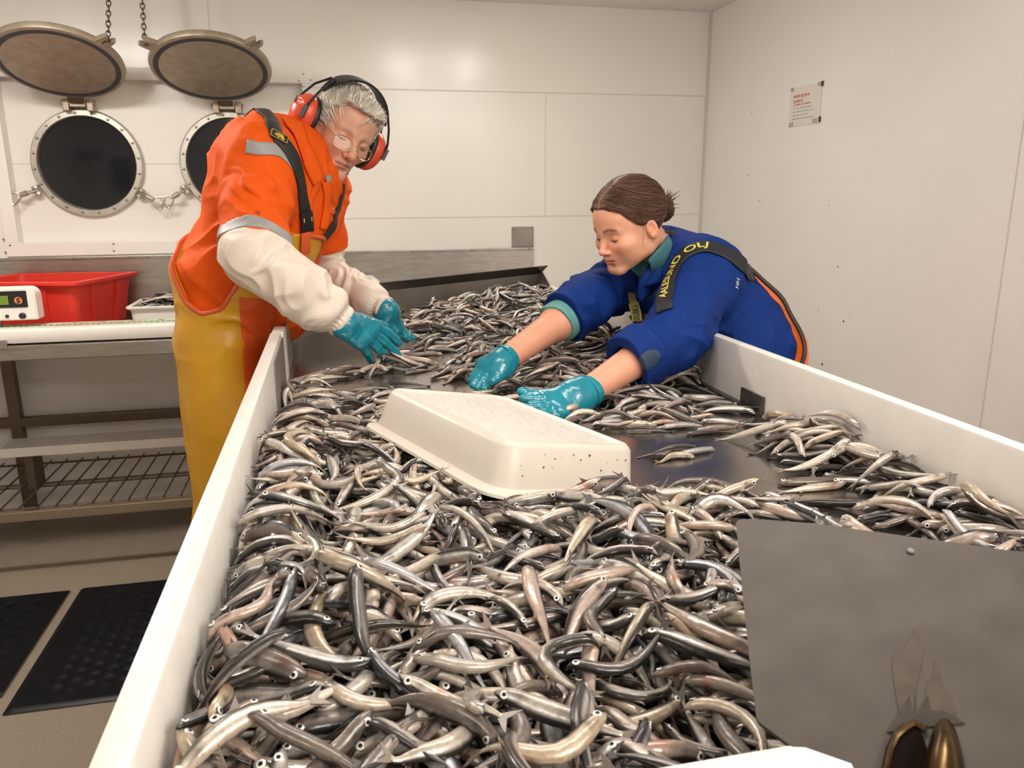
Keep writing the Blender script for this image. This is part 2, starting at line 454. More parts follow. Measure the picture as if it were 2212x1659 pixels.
# ------------------------------------------------------------------ steel bench along the back wall
TX0, TX1, TY0, TY1, TZ = -2.3, .936, 3.03, 3.697, .882
b_ = empty('work_bench', (-.7, 3.36, 0), 'long stainless steel bench along the back wall, wire shelf below', 'bench')
mb = MB(); mb.box((TX0, TY0, TZ - .055), (TX1, TY1, TZ), bev=.004)
mb.build('worktop', M['steel'], b_)
mb = MB(); mb.box((TX0, TY1 - .004, TZ), (TX1, TY1, 1.137)); mb.box((TX0, TY1 - .012, 1.128), (TX1, TY1 - .003, 1.14), bev=.002)
bs = mb.build('splashback', M['steel'], b_)
for px in (160, 318, 560, 892, 1020, 1142):
    q = ony(px, 552 - px * .009, TY1 - .012)
    MB().lathe([(.005, 0), (.004, .003), (0, .004)], (q[0], TY1 - .012, 1.133), (0, -1, 0), 10).build('screw', M['screw'], bs, True)
legm = mat('bench_leg_steel', (.16, .12, .085, 1), .45, .8)
for (x, y) in [(-1.36, 3.62), (-1.36, 3.10), (-2.2, 3.62), (-2.2, 3.1), (.0, 3.62), (.0, 3.10), (.85, 3.62), (.85, 3.1)]:
    if x == -1.36 and y < 3.5: x = -1.75
    MB().box((x - .022, y - .022, 0), (x + .022, y + .022, TZ - .055), bev=.003).build('leg', legm, b_)
mb = MB(); mb.box((TX0, 3.60, .43), (TX1, 3.64, .47), bev=.003); mb.build('cross_rail', legm, b_)
# wire shelf
wz = .258
mb = MB(); mb.box((TX0, TY0 + .01, wz - .038), (.2, TY0 + .03, wz), bev=.003); mb.build('shelf_edge', mat('shelf_edge_steel', (.42, .33, .24, 1), .45, .8), b_)
mb = MB(); x = TX0 + .05
while x < .2:
    mb.tube([(x, TY0 + .02, wz + .012), (x, 3.62, wz + .012)], .0035, 6); x += .0625
for y in (3.06, 3.30, 3.335, 3.60): mb.tube([(TX0, y, wz + .006), (.2, y, wz + .006)], .0045, 6)
mb.build('wire_shelf', legm, b_, True)
# white plank lying under the bench
a = ony(10, 978, 3.22); 
tag(MB().box((-1.29, 3.22, .415), (.1, 3.36, .452), bev=.004).build('plank', M['white']), 'white plastic plank resting under the steel bench', 'plank')
for x, lb in ((-1.2, 'dark block holding up the left end of the white plank under the bench'), (.0, 'dark block under the white plank behind the man in orange')):
    tag(MB().box((x - .015, 3.24, wz + .0165), (x + .015, 3.34, .415), bev=.002).build('plank_support', legm), lb, 'support')
# small square junction plate above the bench end
q0, q1 = ony(1105, 490, YW), ony(1152, 531, YW)
t = empty('cover_plate', ((q0[0] + q1[0]) / 2, YW, (q0[2] + q1[2]) / 2), 'small square grey cover plate above the right end of the splashback', 'cover plate')
MB().box((q0[0], YW - .005, 1.141), (q1[0], YW, q0[2]), bev=.003).build('plate', M['steel_matt'], t)
for u in (.1, .9):
    for v in (.1, .9):
        MB().lathe([(.004, 0), (.003, .0025), (0, .003)], (q0[0] + (q1[0] - q0[0]) * u, YW - .005, 1.141 + (q0[2] - 1.141) * v), (0, -1, 0), 8).build('screw', M['screw'], t, True)

# ------------------------------------------------------------------ measuring board
MBY0, MBY1 = 3.035, 3.20
t = empty('measuring_board', (-1.0, 3.1, TZ), 'long white fish measuring board with a pale green scale on the bench', 'measuring board')
mb = MB(); mb.box((-1.7, MBY0, TZ + .004), (-.50, MBY1, TZ + .052), bev=.014); mb.build('board', M['white'], t, True)
grn = mat('green_scale_paper', (.50, .60, .40, 1), .5); tan = mat('worn_scale_paper', (.56, .50, .36, 1), .5, var=.2, vscale=40)
MB().box((-1.68, MBY0 + .055, TZ + .0522), (-.51, MBY1 - .012, TZ + .0532)).build('scale_strip', grn, t)
MB().box((-1.0, MBY0 + .056, TZ + .0533), (-.71, MBY1 - .013, TZ + .0537)).build('worn_patch', tan, t)
mb = MB(); x = -1.66; k = 0
while x < -.53:
    mb.box((x, MBY0 + .085, TZ + .0537), (x + .014, MBY0 + .093, TZ + .0543)); mb.box((x, MBY0 + .093, TZ + .0537), (x + .003, MBY0 + .105, TZ + .0543))
    if k % 5 == 0: mb.box((x, MBY0 + .128, TZ + .0537), (x + .02, MBY0 + .136, TZ + .0543))
    x += .02; k += 1
mb.build('scale_mark', mat('scale_ink', (.10, .10, .09, 1), .5), t)
MB().box((-1.7, MBY0 - .012, TZ - .012), (-1.13, MBY0 - .002, TZ + .022), bev=.003).build('end_bracket', M['steel'], t)

# ------------------------------------------------------------------ scale display on its post
sy = 3.12
q0 = ony(-120, 626, sy); q1 = ony(84, 690, sy)
t = empty('scale_display', ony(-20, 760, sy), 'white scale display head with green screen and orange badge at the left edge', 'scale display')
bm = bmesh.new(); bmesh.ops.create_cube(bm, size=1)
for v in bm.verts: v.co = Vector(((q0[0] + q1[0]) / 2 + v.co.x * (q1[0] - q0[0]), sy + .03 + v.co.y * .07, (q0[2] + q1[2]) / 2 + v.co.z * (q0[2] - q1[2])))
ed = [e for e in bm.edges if abs(e.verts[0].co.x - e.verts[1].co.x) < 1e-5 and abs(e.verts[0].co.z - e.verts[1].co.z) < 1e-5 and e.verts[0].co.z > (q0[2] + q1[2]) / 2]
bmesh.ops.bevel(bm, geom=ed, offset=.03, segments=8, affect='EDGES', profile=.5)
bmesh.ops.bevel(bm, geom=[e for e in bm.edges if e.calc_face_angle(0) > .5], offset=.004, segments=2, affect='EDGES')
MB().bm(bm).build('case', M['tubwhite'], t, True)
yf = sy - .0055
def face_box(x0, yt, x1, yb, dy, name, m, par, bev=.002):
    a = ony(x0, yt, yf); c = ony(x1, yb, yf)
    return MB().box((a[0], yf - dy, c[2]), (c[0], yf, a[2]), bev=bev).build(name, m, par)
pn = face_box(-118, 633, 61, 663, .002, 'front_panel', M['black'], t)
lc = mat('green_lcd', (.16, .26, .03, 1), .25)
face_box(-60, 641, 20, 658, .0032, 'screen', lc, t, .0005)
og = mat('orange_badge', (.72, .25, .07, 1), .5)
c = ony(40, 649, yf); k = .0130
mb = MB()
mb.lathe([(.0001, .0), (k, 0), (k, .0032), (.0001, .0032)], (c[0], yf, c[2]), (0, -1, 0), 32)
o = mb.build('badge', og, t, True)
pts = [np.array([c[0] + k * 1.0 * x, yf - .0036, c[2] + k * z]) for x, z in [(.62, .62), (.2, .62), (-.2, .42), (-.3, .15), (.0, -.02), (.3, -.18), (.22, -.46), (-.2, -.62), (-.62, -.62)]]
MB().tube(pts, [.0006, .0016, .0024, .0028, .0026, .0028, .0024, .0016, .0006], 8).build('badge_swirl', M['black'], o, True)
for px, py, r in [(49, 682, .0115), (16, 683, .006)]:
    q = ony(px, py, yf)
    MB().lathe([(r, 0), (r * .95, .006), (r * .6, .009), (0, .0095)], q, (0, -1, 0), 20).build('button', M['black'], t, True)
q = ony(-6, 690, sy + .03)
MB().tube([(q[0], sy + .03, q1[2] + .006), (q[0], sy + .03, TZ + .049)], .014, 14).build('post', M['steel'], t, True)

# ------------------------------------------------------------------ tubs
def rtub(name, quad_top, z0, z1, taper, m, label, cat, lip=.022, wall=.004, rimh=.02, ribs=0):
    """open tub: quad_top = 4 outer corners (xy) of the body at the top"""
    Q = np.array([q[:2] for q in quad_top]); c = Q.mean(0)
    def ringp(s, off, z, r=.03, n=6):
        # rounded quad
        out = []
        for i in range(4):
            p = c + (Q[i] - c) * s
            a = c + (Q[i - 1] - c) * s; b2 = c + (Q[(i + 1) % 4] - c) * s
            da = unit(a - p); db = unit(b2 - p)
            bis = -(da + db)
            p = p + bis * off
            for k in range(n):
                tt = k / (n - 1)
                A = p + da * r; B = p + db * r
                out.append(((1 - tt) ** 2 * A + 2 * tt * (1 - tt) * p + tt ** 2 * B).tolist() + [z])
        return out
    rings = [ringp(taper, 0, z0 + .003), ringp(1, 0, z1 - rimh), ringp(1, lip * .7, z1 - rimh), ringp(1, lip, z1 - rimh * .6), ringp(1, lip, z1 - .002), ringp(1, lip - .003, z1), ringp(1, 0.0, z1), ringp(1, -wall, z1 - .003), ringp(taper, -wall, z0 + .008)]
    n = len(rings[0]); mb = MB(); V = sum(rings, []); F = []
    for i in range(len(rings) - 1):
        for j in range(n):
            F.append([i * n + j, i * n + (j + 1) % n, (i + 1) * n + (j + 1) % n, (i + 1) * n + j])
    F.append(list(range(n))[::-1]); F.append([(len(rings) - 1) * n + j for j in range(n)])
    mb.add(V, F)
    return mb, Q, c
rz = 1.078
NQ = onz(176, 612, rz)[:2]; RQ = ony(291, 594, 3.56)[:2]
# near corner, right corner, back corner, left corner (rim body)
u = RQ - NQ
near = np.array([-.955, 3.25]); right = np.array([-.835, 3.61]); left = np.array([-1.40, 3.36])
back = left + right - near
back[1] = min(back[1], 3.655)
mb, Q, c = rtub('storage_tub', [near, right, back, left], TZ, rz, .90, M['red'], '', '')
t = empty('storage_tub', (c[0], c[1], TZ), 'large open red plastic tub on the bench behind the scale', 'tub')
mb.build('body', M['red'], t, True)
for (A, B) in [(near, right), (left, near)]:
    for f in (.28, .72):
        p = A + (B - A) * f; d = unit(B - A); nn = np.array([d[1], -d[0]])
        lo = c + (p - c) * .915
        for w0 in (1,):
            pl = [np.array([*(p + d * .018 + nn * .007), rz - .021]), np.array([*(p - d * .018 + nn * .007), rz - .021]), np.array([*(lo - d * .014 + nn * .006), TZ + .01]), np.array([*(lo + d * .014 + nn * .006), TZ + .01])]
            MB().prism(pl, np.array([*(-nn * .02), 0])).build('rib', M['red'], t)
# white tub of fish beside it, and the far white tub behind the man
Wq = [np.array([-.79, 3.30]), np.array([-.46, 3.30]), np.array([-.46, 3.56]), np.array([-.79, 3.56])]
mb, Q, c = rtub('fish_tub', Wq, TZ, TZ + .088, .95, M['tubwhite'], '', '', lip=.012, rimh=.012)
t = empty('fish_tub', (c[0], c[1], TZ), 'shallow white tub heaped with fish between the red tub and the man', 'tub')
mb.build('body', M['tubwhite'], t, True)
FT = (-.785, -.465, 3.305, 3.555, TZ + .02)
q = ony(812, 600, 3.40)
Wq = [np.array([-.10, 3.30]), np.array([q[0], 3.36]), np.array([q[0] - .02, 3.62]), np.array([-.12, 3.60])]
mb, Q, c = rtub('white_tub', Wq, TZ, 1.035, .93, M['tubwhite'], '', '', lip=.016, rimh=.022)
t = empty('white_tub', (c[0], c[1], TZ), 'deep white tub on the bench behind the man, mostly hidden by his arms', 'tub')
mb.build('body', M['tubwhite'], t, True)

# ------------------------------------------------------------------ rubber mats on the floor
def rubber_mat(x0, x1, y0, y1, label):
    n = .012
    xs = np.arange(x0, x1, n); ys = np.arange(y0, y1, n)
    X, Y = np.meshgrid(xs, ys, indexing='ij')
    a = 2 * math.pi / .045
    hx = np.cos(a * X) + np.cos(a * (X * .5 + Y * .866)) + np.cos(a * (X * .5 - Y * .866))
    edge = np.minimum(np.minimum(X - x0, x1 - X), np.minimum(Y - y0, y1 - Y))
    bd = np.clip((edge - .06) / .02, 0, 1)
    Z = .010 + .006 * np.clip(hx / 2.2, -.5, 1) * bd
    Z = np.where(edge < .006, .003, Z)
    V = np.stack([X, Y, Z], -1).reshape(-1, 3); ny = len(ys)
    i, j = np.meshgrid(np.arange(len(xs) - 1), np.arange(ny - 1), indexing='ij'); b0 = (i * ny + j).ravel()
    Fc = np.stack([b0, b0 + ny, b0 + ny + 1, b0 + 1], 1)
    o = mesh_obj('rubber_mat', V, Fc, M['rubber'])
    sk = MB()
    return tag(o, label, 'mat', 'black rubber floor mats')
rubber_mat(-.964, -.16, 2.155, 2.885, 'black studded rubber mat on the floor beside the trough')
rubber_mat(-1.80, -.988, 2.245, 2.885, 'black rubber mat at the left edge, farther from the trough')
# ------------------------------------------------------------------ sorting trough
XI, XO = -.122, .782
BZ = .98
RT = 1.10
tr = empty('sorting_trough', (.33, 1.6, 0), 'long steel sorting trough with white plastic side boards, full of fish', 'trough')
mb = MB(); mb.box((XI - .02, .34, BZ - .012), (XO + .02, 3.02, BZ)); mb.build('bed', M['steel_wet'], tr)
wt = M['white']
def board(lo, hi, name='side_board', m=None, bev=.006): return MB().box(lo, hi, bev=bev).build(name, m or wt, tr, True)
board((XI - .024, .30, BZ - .06), (XI, 1.79, RT))                       # left board
board((XO, .30, BZ - .06), (XO + .024, 2.245, RT))                      # right board
board((XI - .024, 1.793, BZ - .06), (XI + .004, 1.90, RT - .004))       # short end piece of the left board
board((XI, .308, BZ - .06), (XO, .337, RT), 'end_board')
MB().box((XO - .012, .33, BZ - .01), (XO + .001, 2.24, BZ + .008)).build('bed_angle', M['steel_dark'], tr)
MB().box((XI - .02, 1.90, BZ - .06), (XI, 2.45, BZ + .03), bev=.004).build('low_sill', M['steel'], tr)
MB().box((XI, 1.52, BZ), (XI + .003, 2.40, RT - .012)).build('side_plate', M['steel_matt'], tr)
MB().box((XO - .0045, 2.235, BZ), (XO - .0005, 2.30, RT - .02), bev=.0008).build('side_plate', M['steel'], tr)
MB().box((XO - .004, 2.25, BZ - .06), (XO + .016, 2.97, 1.055), bev=.004).build('side_board', wt, tr, True)
MB().prism([(XO - .006, 2.82, BZ), (XO - .006, 2.98, BZ), (XO - .006, 2.98, 1.10), (XO - .006, 2.93, 1.10), (XO - .006, 2.82, 1.06)], (.004, 0, 0)).build('corner_gusset', M['steel'], tr)
a, b = onx(1604, 836, XO - .002), onx(1648, 905, XO - .002)
MB().box((XO - .006, b[1], BZ), (XO - .0005, a[1], a[2]), bev=.001).build('bracket_plate', M['steel_dark'], tr)
# oblique end plate with a folded lip
A0 = np.array([-.125, 2.405]); A1 = np.array([.785, 2.985]); d = unit(A1 - A0); nn = np.array([d[1], -d[0]])
pz = 1.118
mb = MB()
mb.prism([(*A0, BZ - .01), (*A1, BZ - .01), (*A1, pz - .03), (*A0, pz - .03)], (*(-nn * .003), 0))
B0, B1 = A0 - nn * .0, A1 - nn * .0
mb.build('end_plate', M['steel_matt'], tr)
mb = MB(); l0, l1 = A0 + nn * .028 - d * .0, A1 + nn * .028 + d * .012
mb.prism([(*A0, pz - .031), (*A1, pz - .031), (*l1, pz), (*l0, pz)], (*(-nn * .003), .002))
mb.build('folded_lip', M['steel_dark'], tr)
# frame and legs under the trough
mb = MB()
for x in (XI - .01, XO - .03): mb.box((x, .36, BZ - .07), (x + .04, 2.4, BZ - .013), bev=.003)
mb.build('frame', M['steel'], tr)
for x in (XI + .01, XO - .01):
    for y in (.42, 2.3):
        MB().box((x - .022, y - .022, 0), (x + .022, y + .022, BZ - .07), bev=.003).build('leg', M['steel'], tr)

# ------------------------------------------------------------------ upturned white tray on the heap
tray_m = mat('cream_tray_plastic', (.64, .58, .505, 1), .38, var=.03, vscale=14, sss=.10)
N0 = np.array([.207, .945, 1.084]); Fl = np.array([.072, 1.257, 1.092]); Nr = np.array([.406, 1.066, 1.034])
uu = unit(Fl - N0); vv = Nr - N0; vv = unit(vv - uu * np.dot(vv, uu)); ww = unit(np.cross(uu, -vv))
if ww[2] < 0: ww = -ww
TL, TW, TH = .335, .236, .062
tc = N0 + uu * TL / 2 + vv * TW / 2
def rrect(hx, hy, r, h, n=7):
    out = []
    for sx, sy, a0 in [(1, 1, 0), (-1, 1, 90), (-1, -1, 180), (1, -1, 270)]:
        for k in range(n):
            a = math.radians(a0 + 90 * k / (n - 1))
            p = tc + uu * (sx * (hx - r) + r * math.cos(a)) + vv * (sy * (hy - r) + r * math.sin(a)) - ww * h
            out.append(p)
    return out
hx, hy = TL / 2, TW / 2
prof = [(-.016, .0035, .012), (-.014, .003, .014), (-.010, -.0005, .016), (-.004, -.001, .02), (0, .002, .024), (.0035, .007, .026), (.012, TH - .012, .034), (.0145, TH - .004, .036), (.019, TH - .001, .04), (.030, TH + .002, .05), (.031, TH + .006, .05), (.028, TH + .007, .05),
        (.012, TH + .003, .034), (.006, TH - .012, .03), (-.003, .010, .022), (-.006, .006, .02)]
rings = [rrect(hx + o_, hy + o_, r, h) for (o_, h, r) in prof]
n = len(rings[0]); V = sum(rings, []); F = []
for i in range(len(rings) - 1):
    for j in range(n): F.append([i * n + j, i * n + (j + 1) % n, (i + 1) * n + (j + 1) % n, (i + 1) * n + j])
F.append(list(range(n))[::-1]); F.append([(len(rings) - 1) * n + j for j in range(n)])
t = empty('tray', tc - ww * TH, 'cream white plastic tray lying upside down on the fish heap', 'tray')
MB().add(V, F).build('shell', tray_m, t, True)
bp = [rrect(hx - .0155, hy - .0155, .014, h) for h in (.0036, .0024)]
V = bp[0] + bp[1]; F = [[j, (j + 1) % n, n + (j + 1) % n, n + j] for j in range(n)] + [[n + j for j in range(n)]]
scr_m = mat('scuffed_tray_base', (.63, .595, .535, 1), .45, col2=(.53, .505, .465, 1), vscale=5, stretch=(24, 5, 3))
MB().add(V, F).build('scuffed_base', scr_m, t, True)
spm = mat('tray_grime', (.16, .14, .11, 1), .6)
rs = random.Random(5)
for k in range(16):
    x = rs.uniform(-.1, .1); h = .012 + abs(rs.gauss(0, .012)); r = rs.uniform(.0006, .0018)
    off = .0048 + (h - .007) / (TH - .019) * .0085
    p = tc - uu * (hx + off - .0005) + vv * x - ww * h
    MB().lathe([(r, 0), (r * .7, .0006), (0, .0007)], p, -uu, 8).build('speck', spm, t, True)

# ------------------------------------------------------------------ steel chute plate at the near right corner
Pa, Pb, Pc = P(1583, 1121, .600), P(1636, 1556, .455), P(2230, 1194, .520)
pu = unit(Pc - Pa); pv0 = Pb - Pa; pn_ = unit(np.cross(pu, pv0))
if np.dot(pn_, CAM - Pa) < 0: pn_ = -pn_
def onplate(px, py, off=0.0):
    r = ray(px, py); o = Pa + pn_ * off
    return CAM + r * np.dot(o - CAM, pn_) / np.dot(r, pn_)
edge = [(1590, 1130), (1594, 1124), (1601, 1121), (1650, 1122), (1760, 1131), (1900, 1150), (2050, 1171), (2212, 1193), (2420, 1222), (2520, 1900), (2010, 1900), (1800, 1664), (1704, 1608), (1640, 1560), (1634, 1550), (1622, 1450), (1605, 1290)]
plate_m, nt, b = new_mat('stained_chute_steel')
b.inputs['Metallic'].default_value = .35; b.inputs['Roughness'].default_value = .5; b.inputs['Specular IOR Level'].default_value = .3
g = nt.nodes.new('ShaderNodeNewGeometry')
n1 = nt.nodes.new('ShaderNodeTexNoise'); n1.inputs['Scale'].default_value = 28; n1.inputs['Detail'].default_value = 6
nt.links.new(g.outputs['Position'], n1.inputs['Vector'])
r1 = nt.nodes.new('ShaderNodeValToRGB'); r1.color_ramp.elements[0].position = .3; r1.color_ramp.elements[0].color = (.062, .052, .044, 1); r1.color_ramp.elements[1].position = .72; r1.color_ramp.elements[1].color = (.085, .073, .062, 1)
nt.links.new(n1.outputs['Fac'], r1.inputs['Fac']); nt.links.new(r1.outputs['Color'], b.inputs['Base Color'])
t = empty('chute', onplate(1900, 1500), 'tilted grey steel chute plate in the near right corner, brown stained pipe hole', 'chute')
mb = MB(); mb.prism([onplate(*e_) for e_ in edge], -pn_ * .003); pl = mb.build('plate', plate_m, t)
# outlet: raised rim, dark throat and domed hood, with brown rust streaks above
hc = onplate(2010, 1640); ku = unit(onplate(2060, 1640) - hc); kv = unit(np.cross(pn_, ku))
if np.dot(kv, onplate(2010, 1560) - hc) < 0: kv = -kv
sc = np.linalg.norm(onplate(2060, 1640) - hc) / 50     # metres per photo pixel on the plate
rust = mat('brown_rust_stain', (.030, .016, .005, 1), .5, .1, col2=(.010, .006, .003, 1), vscale=90)
rust2 = mat('thin_rust_stain', (.060, .043, .028, 1), .5, .2, col2=(.036, .024, .014, 1), vscale=60)
throat = mat('throat_shade', (.006, .003, .002, 1), .85, spec=.08)
hood_m = mat('tarnished_hood_metal', (.12, .072, .026, 1), .25, .9, col2=(.03, .018, .008, 1), vscale=50)
def stain_or_shade(pts, name, m, off):
    mb = MB(); mb.prism([onplate(*q, off) for q in pts], -pn_ * .0004); return mb.build(name, m, pl)
stain_or_shade([(1975, 1360), (1984, 1368), (1995, 1400), (1993, 1432), (1984, 1462), (1978, 1500), (1985, 1550), (1945, 1560), (1938, 1515), (1930, 1470), (1927, 1430), (1935, 1405), (1943, 1415), (1955, 1400)], 'rust_streak', rust2, .0006)
stain_or_shade([(2022, 1425), (2028, 1440), (2036, 1475), (2056, 1505), (2070, 1550), (2060, 1562), (2005, 1550), (2000, 1500), (2003, 1470), (2012, 1475)], 'rust_streak', rust2, .0006)
stain_or_shade([(1940, 1545), (1965, 1500), (1972, 1540), (1976, 1490), (1982, 1545), (2004, 1500), (2012, 1535), (2040, 1535), (2085, 1562), (2000, 1570), (1960, 1575), (1915, 1582)], 'rust_streak', rust, .0009)
# throat (left): flat patch, the opening's shade put into its colour; hood (right)
op = [(1975, 1566), (1960, 1575), (1940, 1590), (1926, 1620), (1918, 1660), (1915, 1760), (2015, 1760), (2012, 1680), (2003, 1620), (1992, 1585)]
stain_or_shade(op, 'throat', throat, .0012)
mb = MB(); mb.tube([onplate(*q, .002) for q in [(2000, 1575), (1975, 1562), (1955, 1572), (1935, 1590), (1922, 1620), (1912, 1665), (1908, 1760)]], .0021, 8); mb.build('throat_rim', hood_m, pl, True)
V = []; F = []; ns, nr = 18, 8
for i in range(nr + 1):
    fr = i / nr
    for j in range(ns + 1):
        an = math.pi * j / ns
        # half dome hood over the right side of the outlet
        xx = 2040 + 52 * math.cos(an) * math.sqrt(max(0, 1 - (1 - fr) ** 2) + .02)
        yy = 1775 - 222 * fr ** .0 * (0) - 225 * math.sin(an) * 1.0 * fr
        V.append(onplate(xx if True else 0, yy, .0015 + .016 * math.sqrt(max(0, 1 - fr ** 2.0)) * (math.sin(an) ** .5 if math.sin(an) > 0 else 0)))
for i in range(nr):
    for j in range(ns):
        a = i * (ns + 1) + j; F.append([a, a + 1, a + ns + 2, a + ns + 1])
MB().add(V, F).build('outlet_hood', hood_m, pl, True)
mb = MB(); q = onplate(1967, 1190, .0008)
mb.lathe([(.0025, 0), (.002, .0008), (0, .001)], q, pn_, 10); mb.build('drip_mark', mat('pale_drip', (.17, .155, .14, 1), .4), pl, True)
# support arm under the chute
mb = MB(); q1 = onplate(2300, 1500, -.004); mb.tube([q1, (q1[0] + .05, q1[1], BZ + .06), (XO + .01, q1[1], RT - .001)], .006, 8)
# ------------------------------------------------------------------ fish
# a fish is a bent tapering body (rings along a centre line), two eyes and a forked tail fin
FS = np.array([0, .025, .06, .10, .15, .20, .26, .36, .47, .58, .68, .77, .85, .91, .955, .985])
FH = np.array([.008, .026, .043, .058, .067, .072, .076, .083, .085, .080, .069, .055, .040, .029, .023, .026])
FW = np.array([.007, .020, .032, .042, .047, .048, .049, .050, .049, .045, .038, .029, .020, .013, .008, .005])
KA_HI, KA_LO = 14, 9
TINTS = {'silver': (1.0, .98, .95), 'pinkish': (1.06, .90, .83), 'bluish': (.88, .95, 1.06), 'golden': (1.08, .96, .78), 'dark': (.36, .33, .31), 'pale': (1.18, 1.12, 1.02)}
def fish_colors(ca, s, tint, r):
    """ca: +1 at the back, -1 at the belly; s: 0 snout .. 1 tail"""
    ca = ca + r.normal(0, .06)
    back = smoothstep(.22, .62, ca)
    belly = smoothstep(-.25, -.75, ca)
    shade = r.uniform(.85, 1.12)
    silver = np.array([.40, .375, .35]) * shade; bright = np.array([.72, .69, .655]); cream = np.array([.55, .48, .41]) * shade; dark = np.array([.022, .020, .020])
    b = np.exp(-((ca - .16) / .22) ** 2) * (.5 + .4 * r.random())
    c = silver + (bright - silver) * b[..., None]
    c = c + (cream - c) * (belly * .75)[..., None]
    c = c + (dark - c) * (back * .95)[..., None]
    mot = .5 + .5 * np.sin(s * r.uniform(18, 40) + ca * 3 + r.uniform(0, 6)) * np.sin(s * r.uniform(9, 17) + r.uniform(0, 6))
    c = c * (1 - .22 * mot)[..., None]
    gill = np.exp(-((s - .205 - .02 * ca) / .012) ** 2) * .7 + np.exp(-((s - .15) / .008) ** 2) * .25
    c = c * (1 - gill * (np.abs(ca) < .8))[..., None]
    snout = smoothstep(.05, .0, s); c = c * (1 - .6 * snout)[..., None]
    if r.random() < .25:                               # bruised, reddish gill or belly patch
        p = np.exp(-((s - r.uniform(.15, .4)) / .05) ** 2) * smoothstep(.2, -.5, ca) * .6
        c = c + (np.array([.33, .09, .06]) - c) * p[..., None]
    return np.clip(c * np.array(tint), 0, 1)
def fish_frames(pts, upish):
    T = np.gradient(pts, axis=0); T /= np.linalg.norm(T, axis=1)[:, None] + 1e-9
    U = upish - T * np.sum(T * upish, 1)[:, None]; U /= np.linalg.norm(U, axis=1)[:, None] + 1e-9
    return T, U, np.cross(T, U)
def fish_body(pts, L, roll, ka, tint, r, fat=1.0):
    T, U, H = fish_frames(pts, np.array([0, 0, 1.0]))
    cr, sr = math.cos(roll), math.sin(roll)
    D = H * cr + U * sr                                # dorsal direction
    S = -H * sr + U * cr                               # flank direction
    an = 2 * math.pi * np.arange(ka) / ka
    h = FH * L * fat; w = FW * L * (.85 + .25 * fat)
    ca, sa = np.cos(an), np.sin(an)
    sh = np.where(ca < 0, 1.0, .92)[None, :]
    V = pts[:, None, :] + D[:, None, :] * (h[:, None] * ca[None, :] * sh)[..., None] + S[:, None, :] * (w[:, None] * (sa * (1 - .12 * ca))[None, :])[..., None]
    n = len(pts)
    i, j = np.meshgrid(np.arange(n - 1), np.arange(ka), indexing='ij'); j2 = (j + 1) % ka
    Q = np.stack([i * ka + j, i * ka + j2, (i + 1) * ka + j2, (i + 1) * ka + j], -1).reshape(-1, 4)
    s = np.repeat(FS[:, None], ka, 1); cc = np.repeat(ca[None, :], n, 0)
    C = fish_colors(cc, s, tint, r)
    return V.reshape(-1, 3), Q, C.reshape(-1, 3), (T, D, S)
def fish_tail(pts, L, fr, tint, spread=1.0):
    T, D, S = fr; p = pts[-1]; t, d, s_ = T[-1], D[-1], S[-1]
    base = p - t * .02 * L
    o = [base + d * .021 * L, p + t * .05 * L + d * .055 * L * spread, p + t * .135 * L + d * .088 * L * spread, p + t * .085 * L + d * .03 * L * spread, p + t * .055 * L,
         p + t * .085 * L - d * .03 * L * spread, p + t * .135 * L - d * .088 * L * spread, p + t * .05 * L - d * .055 * L * spread, base - d * .021 * L]
    o = np.array(o); th = s_ * .0032 * L
    V = np.concatenate([o + th, o - th]); k = 9
    tri = [(0, 1, 3, 4), (1, 2, 3, 3), (8, 4, 5, 7), (7, 5, 6, 6), (0, 4, 8, 8)]
    F = []
    for q in tri: F.append(list(q)); F.append([a + k for a in q[::-1]])
    for a in range(k): b2 = (a + 1) % k; F.append([a, a + k, b2 + k, b2])
    c = np.array([.20, .18, .165]) * np.array(tint)
    return V, np.array(F), np.repeat(c[None], 2 * k, 0)
def fish_fin(pts, L, fr, tint, i0, sgn, ln, hh):
    T, D, S = fr; p = pts[i0]; q = pts[i0 + 1]; t, d, s_ = T[i0], D[i0] * sgn, S[i0]
    b0 = p + d * FH[i0] * L * .9; b1 = p + t * ln * L + d * FH[i0] * L * .82; tp = p + t * ln * 1.25 * L + d * (FH[i0] + hh) * L
    th = s_ * .002 * L
    V = np.array([b0 + th, b1 + th, tp + th, b0 - th, b1 - th, tp - th])
    F = np.array([[0, 1, 2, 2], [5, 4, 3, 3], [0, 3, 4, 1], [1, 4, 5, 2], [2, 5, 3, 0]])
    return V, F, np.repeat((np.array([.17, .15, .135]) * np.array(tint))[None], 6, 0)
def fish_eye(pts, L, fr, side, n=12):
    T, D, S = fr; k = 3
    p = pts[k]; t, d, s_ = T[k], D[k], S[k] * side
    r = .031 * L
    c = p + s_ * FW[k] * L * .80 + d * .009 * L - t * .012 * L
    rings = [(1.18, -.10), (1.12, .20), (.95, .30), (.56, .46), (.50, .47), (0.15, .52)]
    cols = [(.04, .035, .03), (.05, .045, .04), (.86, .84, .79), (.88, .86, .82), (.008, .008, .010), (.008, .008, .010)]
    V = []; C = []
    for (a, h), cc in zip(rings, cols):
        for j in range(n):
            x = 2 * math.pi * j / n
            V.append(c + (t * math.cos(x) + d * math.sin(x)) * r * a + s_ * r * h); C.append(cc)
    V.append(c + s_ * r * .53); C.append((.008, .008, .010)); F = []
    for i in range(len(rings) - 1):
        for j in range(n): F.append([i * n + j, i * n + (j + 1) % n, (i + 1) * n + (j + 1) % n, (i + 1) * n + j])
    for j in range(n): a = (len(rings) - 1) * n; F.append([a + j, a + (j + 1) % n, len(V) - 1, len(V) - 1])
    return np.array(V), np.array(F), np.array(C)

